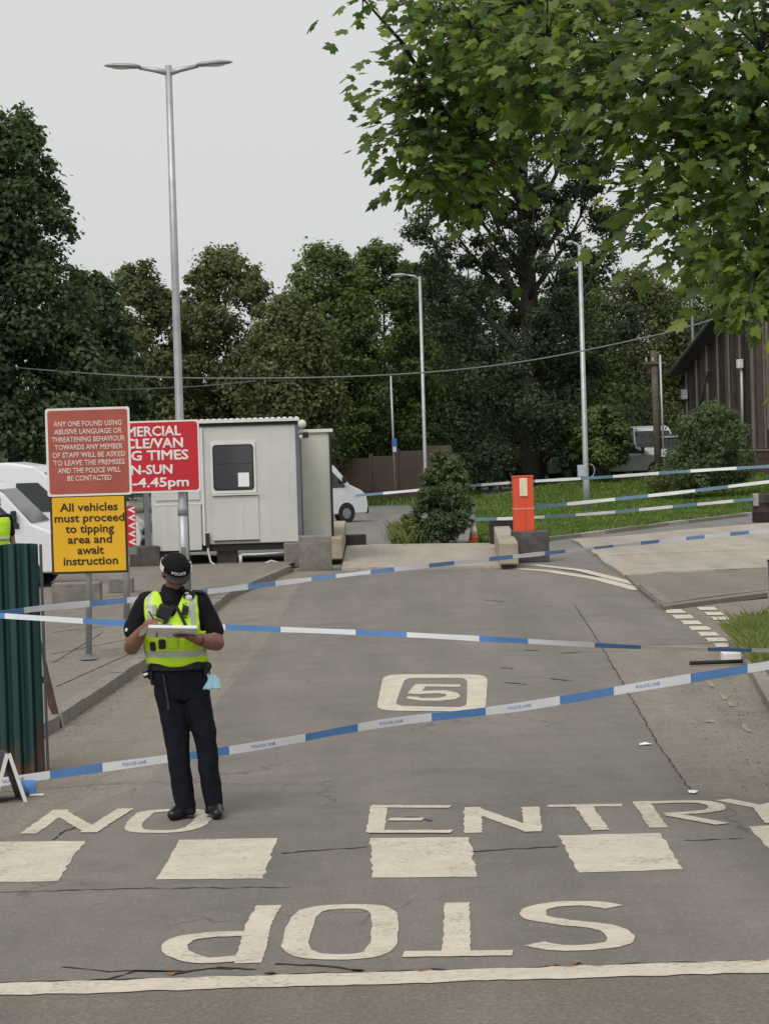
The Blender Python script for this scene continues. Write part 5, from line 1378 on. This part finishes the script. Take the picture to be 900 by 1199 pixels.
    remeshed('shirt', shirt, .008, MT['black_cloth'], root, smooth=4, wrinkle=.007, wscale=.07, seed=5)
    # vest: shell over the torso
    nz, na = 44, 96; z0, z1 = 1.045, 1.525; vs = []; keep = []; mats_ = []
    ring_z = [z0+(z1-z0)*i/nz for i in range(nz+1)]
    for i, z in enumerate(ring_z):
        c = lerp_rings(TORSO, z)
        off = .028 + (.007 if z < 1.30 else 0)
        for k in range(na):
            a = 2*math.pi*k/na; cc, ss = math.cos(a), math.sin(a)
            px_ = c[0]+(c[3]+off)*math.copysign(abs(cc)**(2/2.5), cc); py_ = c[1]+(c[4]+off)*math.copysign(abs(ss)**(2/2.5), ss)
            zz_ = z + (.012*math.cos(2*a)+.010*(1 if i == 0 else 0)*math.sin(5*a) if i < 4 else 0)
            vs.append((px_, py_, zz_))
    fs = []; fm = []
    for i in range(nz):
        for k in range(na):
            k2 = (k+1) % na; f = (i*na+k, i*na+k2, (i+1)*na+k2, (i+1)*na+k)
            cxv = sum(vs[j][0] for j in f)/4; cyv = sum(vs[j][1] for j in f)/4; z = (ring_z[i]+ring_z[i+1])/2
            c = lerp_rings(TORSO, z); dx = cxv-c[0]; frontf = cyv < c[1]
            if z > 1.25 and abs(dx) > .178-.11*max(0,(z-1.40)): continue
            if frontf and z > 1.345 and abs(dx-.005) < .016+.40*(z-1.345): continue
            if (not frontf) and z > 1.5: continue
            mt = 0
            if 1.088 < z < 1.132: mt = 1
            if frontf and z > 1.30 and (.122 < abs(dx) < .158): mt = 1
            if frontf and z < 1.345 and abs(dx-.005) < .006: mt = 2
            if frontf and 1.132 < z < 1.25 and (.045 < dx < .10): mt = 3
            fs.append(f); fm.append(mt)
    m = MB(); m.v = vs; m.f = fs; m.m = fm
    vest = m.build('hi_vis_vest', [MT['hivis'], MT['reflective'], plain('vest_zip', (.30,.40,.03), .6), plain('hi_vis_pocket', (.50,.70,.025), .6, 0, .1, 12)], root, smooth=True, recalc=False)
    me = vest.data
    from mathutils import noise
    bmv = bmesh.new(); bmv.from_mesh(me); bmesh.ops.delete(bmv, geom=[v for v in bmv.verts if not v.link_faces], context='VERTS')
    for _ in range(10):
        new = {}
        for v in bmv.verts:
            be = [e for e in v.link_edges if e.is_boundary]
            if len(be) == 2 and v.co.z > 1.1: new[v] = v.co*.5 + (be[0].other_vert(v).co+be[1].other_vert(v).co)*.25
        for v, c in new.items(): v.co = c
    bmv.to_mesh(me); bmv.free()
    for v in me.vertices:
        k = noise.noise(v.co*13); v.co += Vector((v.co.x+.035, v.co.y, 0)).normalized()*k*.008
    sd = vest.modifiers.new('solid','SOLIDIFY'); sd.thickness = .012; sd.offset = -.3
    fr = lambda x, z, o=.0: Vector((x, lerp_rings(TORSO, z)[1]-(lerp_rings(TORSO, z)[4]+.035)*max(.15, 1-abs((x-lerp_rings(TORSO,z)[0])/(lerp_rings(TORSO,z)[3]+.03))**2.5)**.4-o, z))
    def kit(name, x, z, d, parent=vest, mat='black_kit', rz=0, ry=0, bev=.01, o=.012):
        p_ = fr(x, z, o); q_ = MB(); q_.box((0,0,0), d); ob = q_.build(name, MT[mat], parent, bevel=bev, seg=2); ob.location = p_; ob.rotation_euler = (0, R(ry), R(rz)); return ob
    kit('pouch', -.168, 1.165, (.038,.03,.062), rz=-30); kit('pouch', -.105, 1.18, (.046,.032,.066), rz=-12)
    kit('body_camera', -.088, 1.395, (.085,.035,.10), ry=22, bev=.015)
    kit('chest_pouch', .055, 1.40, (.042,.028,.066), ry=12); 
    kit('pocket', -.035, 1.195, (.075,.022,.085), mat='hivis', bev=.008); kit('pocket', .075, 1.195, (.075,.022,.085), mat='hivis', rz=14, bev=.008)
    kit('pocket_flap', -.035, 1.235, (.078,.03,.018), mat='reflective', bev=.004); kit('pocket_flap', .075, 1.235, (.078,.03,.018), mat='reflective', rz=14, bev=.004)
    kit('strap', .03, 1.36, (.02,.012,.15), ry=-24, bev=.003); kit('strap', -.06, 1.36, (.03,.012,.17), ry=28, bev=.003)
    kit('chest_pad', -.15, 1.41, (.032,.014,.07), mat='reflective', rz=-20, bev=.005)
    # radio on the shoulder with curly lead
    q_ = MB(); q_.box((.075,-.075,1.49), (.075,.05,.075), Euler((R(-20),R(25),R(15))).to_matrix()); rad_ = q_.build('shoulder_radio', MT['black_kit'], vest, bevel=.012)
    q_ = MB(); q_.ell((.078,-.108,1.482), (.024,.012,.020)); q_.build('badge', MT['white_cloth'], rad_, smooth=True)
    q_ = MB(); q_.ell((.066,-.106,1.512), (.014,.010,.008)); q_.build('button', MT['white_cloth'], rad_, smooth=True)
    q_ = MB(); q_.tube([(.10,-.06,1.52),(.15,-.05,1.515),(.185,-.05,1.50)], [.012,.009,.007], 8); q_.build('aerial', MT['black_kit'], rad_, smooth=True)
    q_ = MB(); q_.tube([(.05+.012*math.cos(i*1.1),-.135-.002*i*.2+.012*math.sin(i*1.1),1.45-i*.0035) for i in range(34)], .0035, 5); q_.build('lead', MT['black_kit'], rad_, smooth=True)
    # epaulette patches and sleeve badge
    q_ = MB(); q_.box((-.345,-.03,1.272), (.03,.05,.022), Euler((0,R(25),0)).to_matrix()); q_.build('sleeve_badge', MT['white_cloth'], root, bevel=.004)
    # belt and kit
    q_ = MB(); n = 48; vs2 = []; 
    for z in (1.0,1.045):
        for off in (.0,.008):
            pass
    prof = []
    q_.v = []; 
    for (z, off) in ((.998,.006),(.998,.014),(1.046,.014),(1.046,.006)):
        c = (-.012,0,z,.178,.125)
        for k in range(n):
            a = 2*math.pi*k/n; cc, ss = math.cos(a), math.sin(a); q_.v.append((c[0]+(c[3]+off)*math.copysign(abs(cc)**.83, cc), c[1]+(c[4]+off)*math.copysign(abs(ss)**.83, ss), z))
    for j in range(4):
        for k in range(n): q_.f.append((j*n+k, j*n+(k+1) % n, ((j+1) % 4)*n+(k+1) % n, ((j+1) % 4)*n+k)); q_.m.append(0)
    belt_ = q_.build('belt', MT['black_kit'], root, smooth=False)
    for (x, y, z, d) in [(-.20,-.03,.985,(.035,.06,.10)),(.178,-.05,1.0,(.04,.06,.09)),(.175,.04,.96,(.04,.07,.13)),(-.19,.06,.96,(.04,.06,.14)),(.07,-.135,1.02,(.07,.02,.04))]:
        q2 = MB(); q2.box((x,y,z), d); q2.build('belt_pouch', MT['black_kit'], belt_, bevel=.01)
    q2 = MB(); q2.tube([(-.20,-.06,1.0),(-.245,-.07,.985),(-.235,-.07,.955),(-.205,-.06,.96)], .010, 8); q2.build('holster_clip', MT['black_kit'], belt_, smooth=True)
    q2 = MB(); q2.tube([(-.212,-.1,.98),(-.24,-.105,.972)], .009, 8); q2.build('silver_clip', MT['white_cloth'], belt_, smooth=True)
    # key chain down the thigh
    q2 = MB()
    for i in range(9): q2.ell((-.105+.003*i,-.135+.001*i,.965-.022*i), (.008,.006,.012), nu=8, nv=6)
    q2.box((-.08,-.13,.765), (.016,.008,.05)); q2.build('key_chain', plain('key_metal', (.035,.035,.04), .5, .3), belt_, smooth=False)
    # boots
    for nm, x0_, tx, ty in (('boot',.002,-.075,-.155),('boot',.197,.225,-.17)):
        def bt(m, x0_=x0_, tx=tx, ty=ty):
            chain(m, [(x0_,.03,.05),(x0_+(tx)*0.35 if tx < 0 else x0_+.008,-.05,.052),((x0_+tx*.75) if tx < 0 else tx-.008,ty*.72,.042),((x0_+tx) if tx < 0 else tx,ty,.036)], [.048,.050,.047,.037])
            m.ell((x0_,.02,.1), (.05,.06,.06))
        bo = remeshed(nm, bt, .007, MT['boot'], root, smooth=3)
        for v in bo.data.vertices:
            if v.co.z < .004: v.co.z = .0
        bo.data.update()
    # cap
    def dome(m):
        m.ell(Hh(0,.012,.055), (.093,.112,.078), hr, nu=24, nv=14); 
        m.tube([Hh(0,.012,.03), Hh(0,.012,.065)], [.101,.098], 26)
    cap = remeshed('cap', dome, .006, MT['black_cloth'], root, smooth=3)
    m = MB(); n = 18; vs3 = []
    for j in range(5):
        u = j/4
        for k in range(n+1):
            a = R(200+140*k/n); rx_, ry_ = .094+.004*u, .105; fx = math.cos(a)*rx_; fy = .012+math.sin(a)*ry_
            ext = max(0, -math.sin(a)-.25)/.75
            vs3.append(Hh(fx*(1+.02*u), fy-.075*u*ext**.7, .034-.018*u*ext-.10*(fx**2)*u*6))
    fs3 = [(j*(n+1)+k, j*(n+1)+k+1, (j+1)*(n+1)+k+1, (j+1)*(n+1)+k) for j in range(4) for k in range(n)]
    m.add(vs3, fs3); pk = m.build('peak', MT['black_kit'], cap, smooth=True); sd = pk.modifiers.new('solid','SOLIDIFY'); sd.thickness = .006; sd.offset = 0
    # chequered band: alternating white and dark squares round the cap
    m = MB(); ns = 26
    for row in range(3):
        for k in range(ns):
            a0, a1 = 2*math.pi*k/ns, 2*math.pi*(k+1)/ns; am = (a0+a1)/2
            if -math.sin(am) > .5: continue
            if (row+k) % 2 and not math.cos(am) < -.72: continue
            zz0 = .030+row*.014; pp = []
            for a, z in ((a0,zz0),(a1,zz0),(a1,zz0+.014),(a0,zz0+.014)):
                pp.append(Hh(.1045*math.cos(a), .012+.1165*math.sin(a), z))
            m.add(pp, [(0,1,2,3)])
    cb_ = m.build('chequered_band', MT['white_cloth'], cap, recalc=False); sd = cb_.modifiers.new('solid','SOLIDIFY'); sd.thickness = .002; sd.offset = 0
    me = text_mesh('POLICE', .030, .02, .001); me.materials.clear(); me.materials.append(MT['white_cloth'])
    # bend the word round the front of the cap
    for v in me.vertices:
        a = -math.pi/2 + v.co.x/.104; rr_ = .1065+v.co.z
        v.co = Hh(rr_*math.cos(a), .012+rr_*1.10*math.sin(a), .056+v.co.y)
    me.update(); link('cap_lettering', me, cap)
    m = MB(); m.ell(Hh(0,.03,-.01), (.082,.096,.085), hr); 
    hairo = m.build('hair', MT['hair'], root, smooth=True)
    hairo.data.update()
    # keep only the back and sides of the hair
    bmh = bmesh.new(); bmh.from_mesh(hairo.data)
    inv = hr.transposed()
    kill = [f for f in bmh.faces if (inv @ (f.calc_center_median()-head_c)).y < .0 or (inv @ (f.calc_center_median()-head_c)).z < -.065]
    bmesh.ops.delete(bmh, geom=kill, context='FACES'); bmh.to_mesh(hairo.data); bmh.free()
    for sg in (-1,1):
        m = MB(); m.ell(Hh(sg*.031,-.083,.002), (.013,.006,.006), hr, nu=10, nv=6); eo = m.build('eye', MT['white_cloth'], root, smooth=True)
        m = MB(); m.ell(Hh(sg*.031,-.089,.0), (.006,.003,.006), hr, nu=8, nv=6); m.build('iris', MT['hair'], eo, smooth=True)
    # watch
    m = MB(); m.tube([Vector((.128,-.235,1.213))+Vector((.018,-.03,-.006))*k*.0+(Vector((.205,-.13,1.185))-Vector((.128,-.235,1.213))).normalized()*(.0+.025*k) for k in (1,2)], .038, 16); m.build('watch', MT['black_kit'], root, smooth=True)
    # ---------- things held and hung
    W = Vector(root.location)
    prot = Euler((R(24), R(-4), R(12))).to_matrix()       # far edge towards the viewer raised
    prot = Euler((R(-20), R(3), R(6))).to_matrix()
    pc = W + Vector((-.022,-.315,1.272)); pad = thing('note_pad', 'open white note pad held in the officer\'s hands', 'note pad', pc); pad.rotation_euler = prot.to_euler()
    MB().box((0,0,-.006), (.325,.225,.006)).build('backing_board', plain('pad_backing', (.66,.66,.69), .6), pad, bevel=.003)
    for i in range(5): MB().box((.002*math.sin(i*2),.001*i,.0+.0032*i), (.315,.215,.0028)).build('page', MT['paper'], pad)
    m = MB(); m.add([(-.16,-.1,.018),(.0,-.105,.024),(.0,.1,.024),(-.16,.1,.018),(-.215,.06,-.02),(-.215,-.08,-.025)], [(0,1,2,3),(0,3,4,5)]); pg = m.build('turned_page', MT['paper'], pad, smooth=True)
    pn = thing('pen', 'slim pen in the officer\'s writing hand', 'pen', W+Vector((-.105,-.325,1.292)))
    MB().tube([(0,0,-.004),(-.012,.012,.02),(-.07,.055,.115)], [.0015,.005,.005], 8).build('barrel', MT['black_kit'], pn, smooth=True)
    MB().tube([(-.072,.0565,.117),(-.08,.0625,.13)], [.0052,.0045], 8).build('cap', MT['white_cloth'], pn, smooth=True)
    mk = thing('face_mask', 'crumpled pale blue face mask hanging from the officer\'s belt', 'face mask', W+Vector((.205,-.07,.93)))
    m = MB(); nx2, nz2 = 9, 8; vs4 = []
    for j in range(nz2):
        for i in range(nx2):
            u = i/(nx2-1)-.5; v_ = j/(nz2-1); wd = .05+.075*v_
            vs4.append((u*wd+.012*math.sin(v_*5)+.02*v_, -.012-.005*math.cos(i*2.2)*(.4+v_), .03-.10*v_+.003*math.sin(i*1.7)))
    m.add(vs4, [(j*nx2+i, j*nx2+i+1, (j+1)*nx2+i+1, (j+1)*nx2+i) for j in range(nz2-1) for i in range(nx2-1)])
    mo = m.build('mask_cloth', MT['mask_blue'], mk, smooth=True, recalc=False); sd = mo.modifiers.new('solid','SOLIDIFY'); sd.thickness = .003
    MB().tube([(-.012,-.01,.03),(-.02,.0,.065),(-.008,.0,.085),(.006,-.005,.06),(.012,-.01,.03)], .0025, 6).build('ear_loop', MT['white_cloth'], mk, smooth=True)
    MB().ell((-.012,0,.085), (.022,.02,.028)).build('belt_hook', MT['black_kit'], mk, smooth=True)
officer()

def bystander():
    p = D(-6, 574, 36.5); root = thing('person', 'person in a yellow hi-vis vest at the left edge behind the green fence', 'person', (p.x, p.y, KT-.012), R(35))
    TS = [(0,0,.9,.15,.11),(0,0,1.05,.155,.115),(0,0,1.25,.18,.125),(0,.005,1.38,.195,.12),(0,.01,1.45,.18,.1),(0,.01,1.49,.11,.08),(0,0,1.53,.06,.06)]
    def body(m):
        loft(m, [(c,d,z,rx*.94,ry*.94) for c,d,z,rx,ry in TS])
        for sg in (-1,1):
            chain(m, [(sg*.09,0,.86),(sg*.1,-.01,.5),(sg*.1,.01,.08)], [.085,.06,.042]); chain(m, [(sg*.1,0,.05),(sg*.11,-.13,.04)], [.04,.034])
            chain(m, [(sg*.2,.01,1.42),(sg*.25,.02,1.15),(sg*.25,-.08,.92)], [.058,.046,.03]); m.ell((sg*.25,-.1,.86), (.022,.035,.05))
            for i in range(4): chain(m, [(sg*.25,-.13+.018*i,.83),(sg*.25,-.135+.018*i,.77)], [.009,.008], 6)
            chain(m, [(sg*.235,-.125,.87),(sg*.225,-.145,.82)], [.010,.009], 6)
        chain(m, [(0,.01,1.46),(0,-.01,1.58)], [.06,.055]); m.ell((0,0,1.66), (.075,.092,.105)); m.ell((0,-.03,1.60), (.058,.062,.07)); m.ell((0,-.1,1.63), (.014,.018,.024))
        for sg in (-1,1): m.ell((sg*.078,.01,1.63), (.012,.022,.03))
    remeshed('body', body, .011, MT['skin'], root, smooth=3)
    def trs(m):
        loft(m, [(0,0,.8,.15,.11),(0,0,.9,.17,.12),(0,0,1.02,.165,.12)])
        for sg in (-1,1): chain(m, [(sg*.09,0,.84),(sg*.1,-.01,.5),(sg*.1,.01,.08)], [.1,.08,.065])
    remeshed('trousers', trs, .012, MT['navy'], root, smooth=3, wrinkle=.006)
    def shirt(m):
        loft(m, [(c,d,z,rx+.006,ry+.006) for c,d,z,rx,ry in TS if z < 1.5])
        for sg in (-1,1): chain(m, [(sg*.19,.01,1.43),(sg*.24,.02,1.22)], [.072,.065])
    remeshed('shirt', shirt, .012, MT['black_cloth'], root, smooth=3)
    def vest(m): loft(m, [(c,d,z,rx+.022,ry+.022) for c,d,z,rx,ry in TS if 1.04 < z < 1.47])
    ve = remeshed('hi_vis_vest', vest, .012, MT['hivis'], root, smooth=2)
    m = MB(); c = (0,0,1.12,.168,.119); n = 40
    loft(m, [(0,0,1.12,.188,.148),(0,0,1.17,.195,.152)]); m.build('reflective_band', MT['reflective'], ve, smooth=True)
    m = MB(); m.ell((0,.015,1.69), (.082,.098,.09)); ho = m.build('hair', MT['hair'], root, smooth=True)
    bmh = bmesh.new(); bmh.from_mesh(ho.data)
    bmesh.ops.delete(bmh, geom=[f for f in bmh.faces if (f.calc_center_median().y < -.02 and f.calc_center_median().z < 1.72) or f.calc_center_median().z < 1.63], context='FACES'); bmh.to_mesh(ho.data); bmh.free()
    for sg in (-1,1):
        b_ = MB(); b_.ell((sg*.105,-.05,.045), (.045,.12,.045)); b_.build('boot', MT['boot'], root, smooth=True)
        b_ = MB(); b_.ell((sg*.03,-.092,1.665), (.012,.006,.006), nu=8, nv=6); b_.build('eye', MT['white_cloth'], root, smooth=True)
bystander()
